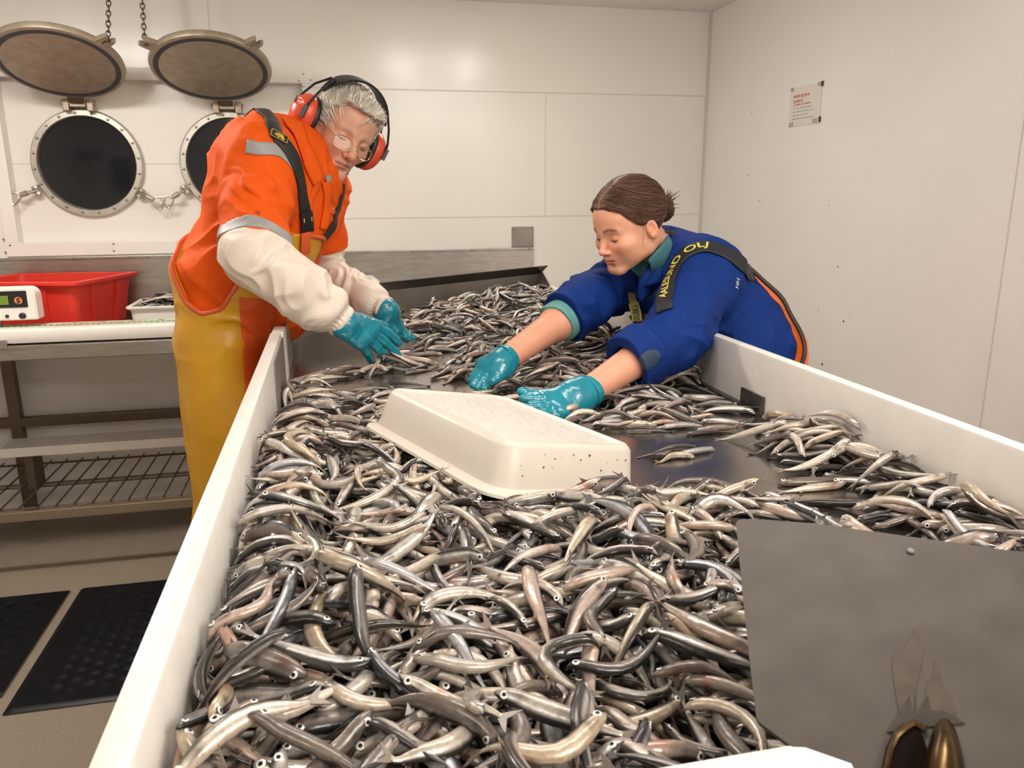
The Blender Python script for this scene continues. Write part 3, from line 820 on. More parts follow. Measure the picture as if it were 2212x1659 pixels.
# materials: wet skin with the colours laid down per fish
def fish_mat(name, rough, metal):
    m, nt, b = new_mat(name)
    at = nt.nodes.new('ShaderNodeAttribute'); at.attribute_name = 'Col'
    g = nt.nodes.new('ShaderNodeNewGeometry')
    nz = nt.nodes.new('ShaderNodeTexNoise'); nz.inputs['Scale'].default_value = 210; nz.inputs['Detail'].default_value = 8; nz.inputs['Roughness'].default_value = .7
    nt.links.new(g.outputs['Position'], nz.inputs['Vector'])
    mx = nt.nodes.new('ShaderNodeMix'); mx.data_type = 'RGBA'; mx.blend_type = 'OVERLAY'; mx.inputs['Factor'].default_value = .6
    nt.links.new(at.outputs['Color'], mx.inputs['A']); nt.links.new(nz.outputs['Fac'], mx.inputs['B'])
    nt.links.new(mx.outputs['Result'], b.inputs['Base Color'])
    b.inputs['Roughness'].default_value = rough; b.inputs['Metallic'].default_value = metal
    b.inputs['Coat Weight'].default_value = .4; b.inputs['Coat Roughness'].default_value = .14
    bp = nt.nodes.new('ShaderNodeBump'); bp.inputs['Strength'].default_value = .4; bp.inputs['Distance'].default_value = .0014
    n2 = nt.nodes.new('ShaderNodeTexNoise'); n2.inputs['Scale'].default_value = 170; n2.inputs['Detail'].default_value = 3
    nt.links.new(g.outputs['Position'], n2.inputs['Vector']); nt.links.new(n2.outputs['Fac'], bp.inputs['Height']); nt.links.new(bp.outputs['Normal'], b.inputs['Normal'])
    return m
M['fish'] = fish_mat('wet_fish_skin', .34, .30)
M['fin'] = vcol_mat('fish_fin', .35, 0, spec=.6)
M['eye'] = vcol_mat('fish_eye', .12, 0, coat=.8)

# target heights of the heap above the bed
def inpoly(x, y, poly):
    ins = np.zeros(np.shape(x), bool); n = len(poly)
    for i in range(n):
        x0, y0 = poly[i]; x1, y1 = poly[(i + 1) % n]
        c = ((y0 > y) != (y1 > y)) & (x < (x1 - x0) * (y - y0) / (y1 - y0 + 1e-12) + x0)
        ins ^= c
    return ins
HX0, HX1, HY0, HY1, HG = XI + .001, XO - .001, .339, 3.0, .004
hx = np.arange(HX0, HX1, HG); hy = np.arange(HY0, HY1, HG)
GX, GY = np.meshgrid(hx, hy, indexing='ij')
def blur(A, k):
    for ax in (0, 1):
        n = A.shape[ax]; c = np.cumsum(np.concatenate([np.repeat(np.take(A, [0], ax), k + 1, ax), A, np.repeat(np.take(A, [n - 1], ax), k, ax)], ax), ax)
        A = (np.take(c, np.arange(2 * k + 1, n + 2 * k + 1), ax) - np.take(c, np.arange(0, n), ax)) / (2 * k + 1)
    return A
front = [(-.2, .2), (-.2, 1.36), (-.09, 1.47), (-.03, 1.55), (.06, 1.57), (.20, 1.50), (.30, 1.36), (.385, 1.12), (.46, .99), (.54, .87), (.615, .765), (.625, .68), (.66, .60), (.80, .5), (.9, .2)]
rightb = [(.655, .2), (.675, .74), (.675, .84), (.725, .92), (.70, 1.0), (.665, 1.08), (.675, 1.15), (.735, 1.20), (.80, 1.24), (.80, .2)]
midz = [(.30, 2.02), (.27, 1.86), (.345, 1.66), (.36, 1.50), (.40, 1.36), (.47, 1.30), (.585, 1.265), (.66, 1.38), (.80, 1.62), (.80, 2.2), (.6, 2.2)]
backz = [(.13, 2.44), (.17, 2.33), (.34, 2.22), (.52, 2.16), (.80, 2.05), (.80, 2.93), (.60, 2.80), (.34, 2.62), (.22, 2.53)]
Tt = np.zeros_like(GX)
a = blur(inpoly(GX, GY, front).astype(float), 9)
Tt = np.maximum(Tt, a * (.018 + .036 * np.exp(-((GX - .14) / .30) ** 2 - ((GY - .56) / .34) ** 2) + .024 * np.exp(-((GX + .1) / .13) ** 2) * np.clip((1.35 - GY) / .3, 0, 1)))
a = blur(inpoly(GX, GY, rightb).astype(float), 4); Tt = np.maximum(Tt, a * (.012 + .013 * np.clip((GX - .68) / .1, 0, 1)))
a = blur(inpoly(GX, GY, midz).astype(float), 8); Tt = np.maximum(Tt, a * (.0135 + .006 * np.sin(GX * 23 + GY * 9) + .008 * np.clip((GX - .5) / .25, 0, 1) * np.clip((GY - 1.5) / .3, 0, 1)))
a = blur(inpoly(GX, GY, backz).astype(float), 10); Tt = np.maximum(Tt, a * (.020 + .044 * np.exp(-((GX - .56) / .26) ** 2 - ((GY - 2.62) / .27) ** 2)))
# the heap stays below the rim of the tray around it
_rp = tc - ww * TH
rimz = _rp[2] - (ww[0] * (GX - _rp[0]) + ww[1] * (GY - _rp[1])) / ww[2] - BZ
_du = np.maximum(0, np.abs((GX - tc[0]) * uu[0] + (GY - tc[1]) * uu[1]) / np.hypot(uu[0], uu[1]) - TL / 2 - .03); _dv = np.maximum(0, np.abs((GX - tc[0]) * vv[0] + (GY - tc[1]) * vv[1]) / np.hypot(vv[0], vv[1]) - TW / 2 - .03)
_dd = np.hypot(_du, _dv)
Tt = np.where(_dd < .10, np.minimum(Tt, np.maximum(.006, rimz - .006 + _dd * .35)), Tt)
# solid core of the heap, about two fish below the surface
core = np.clip(Tt - .020, 0, None)
core = core + .0035 * np.sin(GX * 210 + 2 * np.sin(GY * 90)) * np.sin(GY * 190 + np.sin(GX * 70)) * (core > .004)
hmap = np.clip(core, 0, None).copy()
NS = len(FS)
kern_r = {}
def sample(A, x, y):
    i = np.clip(np.round((x - HX0) / HG).astype(int), 0, len(hx) - 1); j = np.clip(np.round((y - HY0) / HG).astype(int), 0, len(hy) - 1)
    return A[i, j]
fish_list = []
sfine = np.linspace(0, 1, 33)
def make_path(x, y, yaw, L, bend, sbend):
    k = yaw + bend * (sfine - .5) + sbend * np.sin(2 * math.pi * (sfine - .5))
    dx = np.cos(k); dy = np.sin(k)
    X = np.concatenate([[0], np.cumsum((dx[1:] + dx[:-1]) / 2)]) / 32 * L; Y = np.concatenate([[0], np.cumsum((dy[1:] + dy[:-1]) / 2)]) / 32 * L
    X += x - X[16]; Y += y - Y[16]
    return np.interp(FS, sfine, X), np.interp(FS, sfine, Y)
def blocked(px, py, L):
    return (px.min() < HX0 + .004) or (px.max() > HX1 - .004) or (py.min() < HY0 + .004)
endn = np.array([A1[1] - A0[1], -(A1[0] - A0[0])]); endn = endn / np.linalg.norm(endn)
PLN = ww; PLC = tc
def drop(x, y, yaw, L, bend, sbend, roll, tint, lift=0.0, stiff=None):
    px, py = make_path(x, y, yaw, L, bend, sbend)
    # keep inside the boards: push back in, or give up
    ox = max(0, HX0 + .008 - px.min()) - max(0, px.max() - (HX1 - .008)); oy = max(0, HY0 + .008 - py.min())
    px = px + ox; py = py + oy
    if blocked(px, py, L): return False
    de = (px - A0[0]) * endn[0] + (py - A0[1]) * endn[1]
    if de.min() < .012: return False
    lat = np.abs(math.cos(roll)); rad = L * (FH * abs(math.sin(roll)) + FW * abs(math.cos(roll)))
    wid = L * (FH * abs(math.cos(roll)) + FW * abs(math.sin(roll)))
    th = np.arctan2(np.gradient(py), np.gradient(px)); nx, ny = -np.sin(th), np.cos(th)
    H = np.max([sample(hmap, px + nx * wid * o, py + ny * wid * o) for o in (-.7, 0, .7)], 0)
    Z = H + rad * .82
    # a limp body sags a little over what it lies on
    Wq = (rad + .002) ** 1; A_ = np.stack([np.ones(NS), FS - .5, (FS - .5) ** 2], 1)
    co = np.linalg.lstsq(A_ * Wq[:, None], Z * Wq, rcond=None)[0]
    co[2] = np.clip(co[2], -.06, .06); co[1] = np.clip(co[1], -.045, .045)
    fit = A_ @ co
    Z = fit + .25 * (Z - fit)
    for _ in range(4):
        Z[1:-1] = .25 * Z[:-2] + .5 * Z[1:-1] + .25 * Z[2:]
    Z = Z + max(0.0, np.percentile(H + rad * .35 - Z, 75)) * .8
    Z = np.maximum(Z, rad * .92 + .0005) + lift
    # nothing may stand up through the tray
    pts = np.stack([px, py, BZ + Z], 1)
    rel = pts - PLC; au = rel @ uu; av = rel @ vv; aw = rel @ ww
    if np.any((np.abs(au) < TL / 2 + .026) & (np.abs(av) < TW / 2 + .026) & (aw > -TH - .010) & (aw < .02)): return False
    if np.any((np.abs(au) < TL / 2 + .060) & (np.abs(av) < TW / 2 + .060) & (aw > -TH + .008) & (aw < .02)): return False
    # and nothing through the chute plate
    dpl = (pts - Pa) @ pn_; inside = (pts[:, 1] < .56) & (pts[:, 0] > .2)
    if np.any(inside & (dpl > -.012)): return False
    for o in np.linspace(-1, 1, 5):
        top = Z + rad * math.sqrt(1 - .85 * o * o)
        i = np.clip(np.round((px + nx * wid * o - HX0) / HG).astype(int), 0, len(hx) - 1); j = np.clip(np.round((py + ny * wid * o - HY0) / HG).astype(int), 0, len(hy) - 1)
        np.maximum.at(hmap, (i, j), top)
    pf = np.interp(np.linspace(0, 1, 65), np.linspace(0, 1, NS), np.arange(NS))
    fish_list.append(dict(pts=pts, L=L, roll=roll, tint=tint, bend=bend, sb=sbend, c=pts.mean(0), yaw=yaw))
    return True
TN = ['silver', 'silver', 'silver', 'pale', 'pale', 'pinkish', 'pinkish', 'golden', 'bluish', 'dark', 'dark']
def rand_fish(x, y, yaw=None, lift=0.0, straight=False):
    L = float(np.clip(rng.normal(.089, .009), .070, .110))
    yaw = rng.uniform(0, 2 * math.pi) if yaw is None else yaw
    u = rng.random()
    bend = rng.normal(0, .33) if (u < .60 or straight) else (rng.choice([-1, 1]) * rng.uniform(.6, 1.4) if u < .90 else rng.choice([-1, 1]) * rng.uniform(1.7, 3.0))
    sb = rng.normal(0, .18) + (rng.choice([-1, 1]) * .45 if rng.random() < .15 else 0)
    v = rng.random()
    side = rng.choice([-1, 1])
    roll = rng.normal(0, .5)
    if side < 0: roll = math.pi - roll
    if v < .16: roll = rng.choice([-1, 1]) * math.pi / 2 + rng.normal(0, .3)
    return drop(x, y, yaw, L, bend, sb, roll, TN[rng.integers(len(TN))], lift)
# 1. fill the heap from below until it reaches its height
deficit = Tt - hmap
idx_all = np.argwhere(Tt > .007)
tries = 0
while tries < 9000:
    tries += 1
    i, j = idx_all[rng.integers(len(idx_all))]
    if Tt[i, j] - hmap[i, j] < (.0035 if Tt[i, j] > .022 else .0112): continue
    x, y = hx[i], hy[j]
    yaw = None
    if y > 2.0: yaw = rng.normal(0.1, .7) + (math.pi if rng.random() < .5 else 0)
    elif x > .66 and y > .7: yaw = rng.normal(-.95, .5) + (math.pi if rng.random() < .3 else 0)
    elif y > 1.25: yaw = rng.normal(-.25, .55) + (math.pi if rng.random() < .5 else 0)
    rand_fish(x, y, yaw)
n_heap = len(fish_list)
# 2. loose fish lying on the bare steel
def scatter(pts, n, sd, yawm, yaws):
    pts = np.array(pts); seg = np.linalg.norm(np.diff(pts, axis=0), axis=1); cu = np.concatenate([[0], np.cumsum(seg)])
    k = 0; tr_ = 0
    while k < n and tr_ < n * 6:
        tr_ += 1
        u = rng.uniform(0, cu[-1]); q = np.array([np.interp(u, cu, pts[:, 0]), np.interp(u, cu, pts[:, 1])]) + rng.normal(0, sd, 2)
        if rand_fish(q[0], q[1], rng.normal(yawm, yaws) + (math.pi if rng.random() < .5 else 0), straight=rng.random() < .6): k += 1
scatter([(-.113, 1.60), (-.096, 1.72), (-.037, 1.84), (.073, 1.86), (.184, 1.88), (.30, 1.85)], 42, .022, .45, .45)
scatter([(.15, 2.03), (.242, 2.09), (.343, 2.15), (.45, 2.02)], 40, .028, .25, .4)
scatter([(-.09, 1.62), (.03, 1.60), (.12, 1.66)], 14, .02, .15, .3)
scatter([(.43, 1.37), (.52, 1.30), (.65, 1.27)], 18, .025, -.12, .3)
scatter([(.66, 2.05), (.706, 1.877), (.75, 1.595), (.745, 1.40)], 30, .03, -.7, .5)
scatter([(.25, 1.56), (.354, 1.60), (.45, 1.62)], 20, .03, .2, .5)
scatter([(.18, 1.72), (.30, 1.78), (.34, 1.95)], 16, .03, .5, .5)
scatter([(-.105, 1.90), (-.112, 1.60)], 6, .008, 1.5, .2)
scatter([(.52, 1.17), (.55, 1.12)], 4, .02, .1, .3)
drop(.685, 1.165, 2.62, .112, .1, .05, .1, 'silver'); drop(.69, .995, 3.0, .10, .2, 0, .2, 'pale'); drop(.665, .962, -.1, .105, .15, 0, 3.0, 'dark')
drop(.655, .94, 3.1, .10, -.1, 0, .1, 'pale'); drop(.64, .88, 2.5, .10, -.2, .1, 2.9, 'dark'); drop(.76, 1.50, -.8, .10, .1, 0, .2, 'dark'); drop(.735, 1.35, -.75, .10, .1, 0, .2, 'silver')
drop(.77, 1.06, 1.9, .10, .2, .1, .3, 'silver', .012)

# exposure of every fish: how much of it is not covered by others
def exposure(f):
    pts = f['pts']; L = f['L']
    rad = L * (FH * abs(math.sin(f['roll'])) + FW * abs(math.cos(f['roll'])))
    top = pts[:, 2] - BZ + rad
    return float(np.mean(top[2:14] > sample(hmap, pts[2:14, 0], pts[2:14, 1]) - .0022))
tray_px = [(798, 905), (835, 836), (1062, 836), (1340, 955), (1345, 1050), (1085, 1084)]
plate_px = [(1582, 1120), (2212, 1192), (2212, 1659), (1790, 1659), (1634, 1553)]
score = []
for f in fish_list:
    e = exposure(f); q = pxof(f['c'])[0]; f['q'] = q; f['e'] = e
    inside = (-40 < q[0] < IMW + 40) and (0 < q[1] < IMH + 60)
    hid = bool(inpoly(np.array(q[0]), np.array(q[1]), tray_px)) or bool(inpoly(np.array(q[0]), np.array(q[1]), plate_px))
    score.append(-1 if (not inside or hid or e < .2) else e * (f['L'] / q[2]) ** 2)
order = np.argsort(-np.array(score))
N_IND = 300
chosen = set(int(i) for i in order[:N_IND] if score[i] > 0)

# landmarks used to tell the fish apart in their labels
def d_tray(c):
    r = c - PLC; return max(0, math.hypot(max(0, abs(r @ uu) - TL / 2 - .02), max(0, abs(r @ vv) - TW / 2 - .02)))
eA, eB = onplate(1583, 1125), onplate(1634, 1553)
def d_seg(c, a, b):
    a = a[:2]; b = b[:2]; t_ = np.clip(np.dot(c[:2] - a, b - a) / np.dot(b - a, b - a), 0, 1); return float(np.linalg.norm(c[:2] - a - t_ * (b - a)))
LAND = [('the left white board', lambda c: c[0] - XI), ('the near end board', lambda c: (c[1] - .337) * .9), ('the upturned tray', lambda c: d_tray(c) * .8), ('the chute plate', lambda c: d_seg(c, eA, eB)),
        ('the right white board', lambda c: XO - c[0]), ("the man's gloves", lambda c: float(np.linalg.norm(c[:2] - np.array([.14, 1.86]))) * .8), ("the woman's gloves", lambda c: min(float(np.linalg.norm(c[:2] - np.array([.38, 1.45]))), float(np.linalg.norm(c[:2] - np.array([.29, 1.62])))) * .8)]
TW_ = {'silver': 'silver grey', 'pale': 'pale silver', 'pinkish': 'pinkish silver', 'golden': 'yellowish silver', 'bluish': 'bluish silver', 'dark': 'dark grey'}
def fish_label(f):
    b = abs(f['bend'])
    sh = 'S-shaped' if abs(f['sb']) > .42 else ('straight' if b < .4 else 'bent' if b < .8 else 'curved' if b < 1.7 else 'curled')
    d = f['pts'][0] - f['pts'][-1]; an = math.degrees(math.atan2(d[1], d[0])) % 360
    hd = ['right', 'far right', 'far end', 'far left', 'left', 'near left', 'near end', 'near right'][int(((an + 22.5) % 360) // 45)]
    hd = {'right': 'the right board', 'far right': 'the woman', 'far end': 'the far end', 'far left': 'the man', 'left': 'the left board', 'near left': 'the near left', 'near end': 'the near end', 'near right': 'the chute'}[hd]
    k = int(np.argmin([g_(f['c']) for _, g_ in LAND])); f['lm'] = k; f['ld'] = LAND[k][1](f['c'])
    return sh, TW_[f['tint']], hd, LAND[k][0]
groups = {}
for i in chosen:
    f = fish_list[i]; f['lab'] = fish_label(f); groups.setdefault(f['lab'], []).append(i)
ORD = ['nearest', 'second nearest', 'third nearest', 'fourth nearest', 'fifth nearest', 'sixth nearest', 'seventh nearest', 'eighth nearest', 'ninth nearest', 'tenth nearest']
for lab, ids in groups.items():
    ids.sort(key=lambda i: fish_list[i]['ld'])
    for n_, i in enumerate(ids):
        sh, tw, hd, lm = lab
        fish_list[i]['label'] = f"{sh} {tw} fish, head to {hd}, by {lm}" if len(ids) == 1 else f"{sh} {tw} fish, head to {hd}, {ORD[min(n_, 9)]} {lm}"
def add_parts(parts):
    off = 0; V = []; F = []; C = []
    for v, f, c in parts:
        V.append(v); F.append(f + off); C.append(c); off += len(v)
    return np.concatenate(V), np.concatenate(F), np.concatenate(C)
def tris_ok(F):
    return F
def quads_to_faces(F):
    return [list(dict.fromkeys(q)) for q in F.tolist()]
def build_fish(f, label, group):
    tint = TINTS[f['tint']]; L = f['L']
    V, Q, C, fr = fish_body(f['pts'], L, f['roll'], KA_HI, tint, rng, f.get('fat', float(np.clip(rng.normal(1.02, .12), .8, 1.3))))
    n = len(f['pts']); caps = [list(range(KA_HI))[::-1], [(n - 1) * KA_HI + k for k in range(KA_HI)]]
    c = f['c']
    e = empty('fish', c, label, 'fish', group) if False else None
    o = mesh_obj('fish', V - c, Q.tolist() + caps, M['fish'], None, True, C); o.location = c.tolist()
    tag(o, label, 'fish', group)
    v, q, cc = fish_tail(f['pts'], L, fr, tint, rng.uniform(.6, 1.1)); mesh_obj('tail_fin', v, quads_to_faces(q), M['fin'], o, False, cc)
    fins = [fish_fin(f['pts'], L, fr, tint, 8, 1, .075, .07), fish_fin(f['pts'], L, fr, tint, 10, -1, .09, .04)]
    v, q, cc = fins[0]; mesh_obj('dorsal_fin', v, quads_to_faces(q), M['fin'], o, False, cc)
    v, q, cc = fins[1]; mesh_obj('anal_fin', v, quads_to_faces(q), M['fin'], o, False, cc)
    for sd in (1, -1):
        v, q, cc = fish_eye(f['pts'], L, fr, sd); mesh_obj('eye', v, quads_to_faces(q), M['eye'], o, True, cc)
    return o
for i in sorted(chosen):
    f = fish_list[i]; build_fish(f, f['label'], 'small silver fish in the sorting trough')
# all remaining fish of the heap, and the mass beneath them, as one object
parts = []
for i, f in enumerate(fish_list):
    if i in chosen or f['e'] < .02: continue
    V, Q, C, fr = fish_body(f['pts'], f['L'], f['roll'], KA_LO, TINTS[f['tint']], rng)
    parts.append((V, Q, C)); parts.append(fish_tail(f['pts'], f['L'], fr, TINTS[f['tint']], .8))
    for sd in (1, -1): parts.append(fish_eye(f['pts'], f['L'], fr, sd, 8))
nx_, ny_ = GX.shape
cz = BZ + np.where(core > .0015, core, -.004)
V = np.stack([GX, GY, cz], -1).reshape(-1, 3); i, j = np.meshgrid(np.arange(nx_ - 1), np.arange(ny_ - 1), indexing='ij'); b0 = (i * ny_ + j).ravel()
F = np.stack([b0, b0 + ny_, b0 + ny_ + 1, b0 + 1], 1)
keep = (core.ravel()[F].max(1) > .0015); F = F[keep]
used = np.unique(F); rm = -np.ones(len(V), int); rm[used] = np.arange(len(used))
parts.append((V[used], rm[F], np.tile(np.array([[.055, .048, .044]]), (len(used), 1))))  # heap core coloured dark, standing for the shade in gaps between fish
V, F, C = add_parts(parts)
o = mesh_obj('fish_heap', V, quads_to_faces(F), M['fish'], None, True, C)
tag(o, 'mass of small silver fish heaped and scattered across the trough', 'fish heap', None, 'stuff')
print('fish', len(fish_list), 'individual', len(chosen), 'tries', tries, 'heap', n_heap)
# the fish in the white tub on the bench, and one left lying beside it
parts = []
x0, x1, y0, y1, z0 = FT
for k in range(130):
    L = rng.normal(.096, .008); yaw = rng.normal(0, .6) + (math.pi if rng.random() < .5 else 0)
    x = rng.uniform(x0 + .05, x1 - .05); y = rng.uniform(y0 + .02, y1 - .02)
    px, py = make_path(x, y, yaw, L, rng.normal(0, .5), rng.normal(0, .25))
    px = np.clip(px, x0 + .004, x1 - .004); py = np.clip(py, y0 + .004, y1 - .004)
    zc = z0 + .045 + .03 * (k / 130) + .018 * (1 - ((x - (x0 + x1) / 2) / .17) ** 2)
    pz_ = zc + .006 * np.sin(np.linspace(0, 5, NS) + rng.uniform(0, 6))
    V, Q, C, fr = fish_body(np.stack([px, py, pz_], 1), L, rng.normal(0, .5) + (math.pi if rng.random() < .5 else 0), KA_LO, TINTS[TN[rng.integers(len(TN))]], rng)
    parts.append((V, Q, C))
gx, gy = np.meshgrid(np.linspace(x0, x1, 12), np.linspace(y0, y1, 12), indexing='ij')
V = np.stack([gx, gy, np.full_like(gx, z0 + .045)], -1).reshape(-1, 3); i, j = np.meshgrid(np.arange(11), np.arange(11), indexing='ij'); b0 = (i * 12 + j).ravel()
parts.append((V, np.stack([b0, b0 + 12, b0 + 13, b0 + 1], 1), np.tile(np.array([[.05, .045, .04]]), (144, 1))))
V, F, C = add_parts(parts)
o = mesh_obj('tub_fish_heap', V, quads_to_faces(F), M['fish'], None, True, C)
tag(o, 'small grey fish heaped in the shallow white tub on the bench', 'fish heap', None, 'stuff')
q = onz(345, 688, TZ + .06)
px, py = make_path(-.63, 3.225, .2, .07, .9, .1)
f = dict(pts=np.stack([px, py, np.full(NS, TZ + .005) + .003], 1), L=.07, roll=.2, tint='dark', c=np.array([-.63, 3.225, TZ + .008]))
build_fish(f, 'single dark little fish lying on the bench before the white fish tub', None)
# ------------------------------------------------------------------ figures: smooth solids meshed from distance functions
def smin(a, b, k):
    h = np.clip(.5 + .5 * (b - a) / k, 0, 1)
    return b + (a - b) * h - k * h * (1 - h)
def smax(a, b, k): return -smin(-a, -b, k)
def rcone(Q, a, b, ra, rb):
    a = np.asarray(a, float); ba = np.asarray(b, float) - a
    t = np.clip(((Q - a) @ ba) / (ba @ ba), 0, 1)
    return np.linalg.norm(Q - a - t[:, None] * ba, axis=1) - (ra + (rb - ra) * t)
def chain_sdf(Q, pts, rad, k=.012):
    d = None
    for i in range(len(pts) - 1):
        e = rcone(Q, pts[i], pts[i + 1], rad[i], rad[i + 1]); d = e if d is None else smin(d, e, k)
    return d
def ell(Q, c, r, Rm=None):
    q = Q - np.asarray(c, float)
    if Rm is not None: q = q @ Rm
    r = np.asarray(r, float)
    k0 = np.linalg.norm(q / r, axis=1); k1 = np.linalg.norm(q / (r * r), axis=1)
    return k0 * (k0 - 1) / (k1 + 1e-9)
def sph(Q, c, r): return np.linalg.norm(Q - np.asarray(c, float), axis=1) - r
_perm = np.random.default_rng(11).permutation(512); _perm = np.concatenate([_perm, _perm]); _gv = np.random.default_rng(12).uniform(-1, 1, 1024)
def noise3(Q):
    i = np.floor(Q).astype(int); f = Q - i; f = f * f * (3 - 2 * f)
    def h(dx, dy, dz): return _gv[_perm[(_perm[(_perm[(i[:, 0] + dx) & 511] + i[:, 1] + dy) & 511] + i[:, 2] + dz) & 511]]
    fx, fy, fz = f[:, 0], f[:, 1], f[:, 2]
    x00 = h(0, 0, 0) * (1 - fx) + h(1, 0, 0) * fx; x10 = h(0, 1, 0) * (1 - fx) + h(1, 1, 0) * fx
    x01 = h(0, 0, 1) * (1 - fx) + h(1, 0, 1) * fx; x11 = h(0, 1, 1) * (1 - fx) + h(1, 1, 1) * fx
    return (x00 * (1 - fy) + x10 * fy) * (1 - fz) + (x01 * (1 - fy) + x11 * fy) * fz
def folds(Q, ax, fa=30., fc=9., seed=0., warp=.6):
    """creases running across axis ax: high frequency along it, low around it"""
    ax = unit(ax); t = Q @ ax; q = Q - t[:, None] * ax
    w = noise3(Q * 11 + seed) * warp
    B = np.concatenate([q * fc, np.zeros((len(Q), 0))], 1) + ax * ((t * fa + w)[:, None]) + seed
    n = noise3(B)
    return 1 - 2 * np.abs(n)
def surface_nets(f, lo, hi, h, axes=None, B=8):
    if axes is None: axes = [np.arange(lo[k] - h, hi[k] + 2 * h, h) for k in range(3)]
    axes = [np.asarray(a, float) for a in axes]
    n = [len(a) for a in axes]
    nb = [-(-m // B) for m in n]
    V = np.full([b * B for b in nb], 1e3, np.float32)
    pa = [np.concatenate([a, a[-1] + (a[-1] - a[-2]) * np.arange(1, b * B - len(a) + 1)]) for a, b in zip(axes, nb)]
    cen = [p.reshape(-1, B).mean(1) for p in pa]
    hw = [(p.reshape(-1, B)[:, -1] - p.reshape(-1, B)[:, 0]) / 2 for p in pa]
    I, J, K = np.meshgrid(*[np.arange(b) for b in nb], indexing='ij'); I, J, K = I.ravel(), J.ravel(), K.ravel()
    C = np.stack([cen[0][I], cen[1][J], cen[2][K]], 1); D = np.sqrt(hw[0][I] ** 2 + hw[1][J] ** 2 + hw[2][K] ** 2)
    d0 = np.concatenate([f(C[s:s + 200000]) for s in range(0, len(C), 200000)])
    act = np.abs(d0) < D * 1.35 + .02
    V4 = V.reshape(nb[0], B, nb[1], B, nb[2], B)
    sg = np.where(d0 < 0, -1.0, 1.0)
    V4[I, :, J, :, K, :] = sg[:, None, None, None]
    ia = np.nonzero(act)[0]
    o = np.arange(B)
    for s in range(0, len(ia), 400):
        b = ia[s:s + 400]
        X = pa[0].reshape(-1, B)[I[b]]; Y = pa[1].reshape(-1, B)[J[b]]; Z = pa[2].reshape(-1, B)[K[b]]
        G = np.stack([np.broadcast_to(X[:, :, None, None], (len(b), B, B, B)), np.broadcast_to(Y[:, None, :, None], (len(b), B, B, B)), np.broadcast_to(Z[:, None, None, :], (len(b), B, B, B))], -1).reshape(-1, 3)
        V4[I[b], :, J[b], :, K[b], :] = f(G).reshape(len(b), B, B, B)
    axes = pa
    S = V < 0
    nx, ny, nz = V.shape
    cs = np.zeros((nx - 1, ny - 1, nz - 1), np.int8)
    for a in (0, 1):
        for b in (0, 1):
            for c in (0, 1): cs += S[a:nx - 1 + a, b:ny - 1 + b, c:nz - 1 + c]
    mixed = (cs > 0) & (cs < 8)
    ci = np.argwhere(mixed); idx = -np.ones(mixed.shape, np.int64); idx[tuple(ci.T)] = np.arange(len(ci))
    acc = np.zeros((len(ci), 3)); cnt = np.zeros(len(ci))
    cor = [(a, b, c) for a in (0, 1) for b in (0, 1) for c in (0, 1)]
    for p in cor:
        for ax in range(3):
            if p[ax] == 0:
                q = list(p); q[ax] = 1
                va = V[ci[:, 0] + p[0], ci[:, 1] + p[1], ci[:, 2] + p[2]]; vb = V[ci[:, 0] + q[0], ci[:, 1] + q[1], ci[:, 2] + q[2]]
                m = (va < 0) != (vb < 0)
                t = np.where(m, va / np.where(m, va - vb, 1), 0)
                pt = np.stack([p[k] + (t if k == ax else 0) * np.ones(len(ci)) for k in range(3)], 1)
                acc[m] += pt[m]; cnt[m] += 1
    loc = acc / cnt[:, None]
    verts = np.stack([axes[k][ci[:, k]] + loc[:, k] * (axes[k][ci[:, k] + 1] - axes[k][ci[:, k]]) for k in range(3)], 1)
    F = []
    for ax in range(3):
        b, c = (ax + 1) % 3, (ax + 2) % 3
        sl0 = [slice(None)] * 3; sl1 = [slice(None)] * 3
        sl0[ax] = slice(0, -1); sl1[ax] = slice(1, None)
        for s_ in (sl0, sl1): s_[b] = slice(1, -1); s_[c] = slice(1, -1)
        A = S[tuple(sl0)]; Bq = S[tuple(sl1)]
        e = np.argwhere(A != Bq)
        if len(e) == 0: continue
        base = e.copy(); base[:, b] += 1; base[:, c] += 1
        flip = S[tuple(base.T)]
        q = []
        for (ob, oc) in ((-1, -1), (0, -1), (0, 0), (-1, 0)):
            r = base.copy(); r[:, b] += ob; r[:, c] += oc
            q.append(idx[tuple(r.T)])
        q = np.stack(q, 1); q[~flip] = q[~flip][:, ::-1]
        F.append(q)
    F = np.concatenate(F) if F else np.zeros((0, 4), int)
    F = F[(F >= 0).all(1)]
    return verts, F
def grad(f, Q, e=.0012):
    g = np.zeros_like(Q)
    for k in range(3):
        d = np.zeros(3); d[k] = e
        g[:, k] = (f(Q + d) - f(Q - d)) / (2 * e)
    return g
def project(f, Q, it=2, lim=.004):
    for _ in range(it):
        g = grad(f, Q); d = f(Q); gn = np.sum(g * g, 1)
        Q = Q - np.clip(d / (gn + 1e-6), -lim, lim)[:, None] * g
    return Q
def subdiv(V, F):
    """split every quad in four"""
    E = np.sort(np.stack([F, np.roll(F, -1, 1)], -1).reshape(-1, 2), 1)
    u, inv = np.unique(E, axis=0, return_inverse=True); inv = inv.reshape(-1, 4)
    em = V[u].mean(1); fm = V[F].mean(1); n = len(V); m = len(u)
    e = inv + n; c = np.arange(len(F)) + n + m
    Q = np.concatenate([np.stack([F[:, i], e[:, i], c, e[:, i - 1]], 1) for i in range(4)])
    return np.concatenate([V, em, fm]), Q
def solid(f, lo, hi, h, sub=0, axes=None, proj=2):
    V, F = surface_nets(f, np.array(lo, float), np.array(hi, float), h, axes)
    V = project(f, V, proj)
    for _ in range(sub):
        V, F = subdiv(V, F); V = project(f, V, 1, .0015)
    return V, F
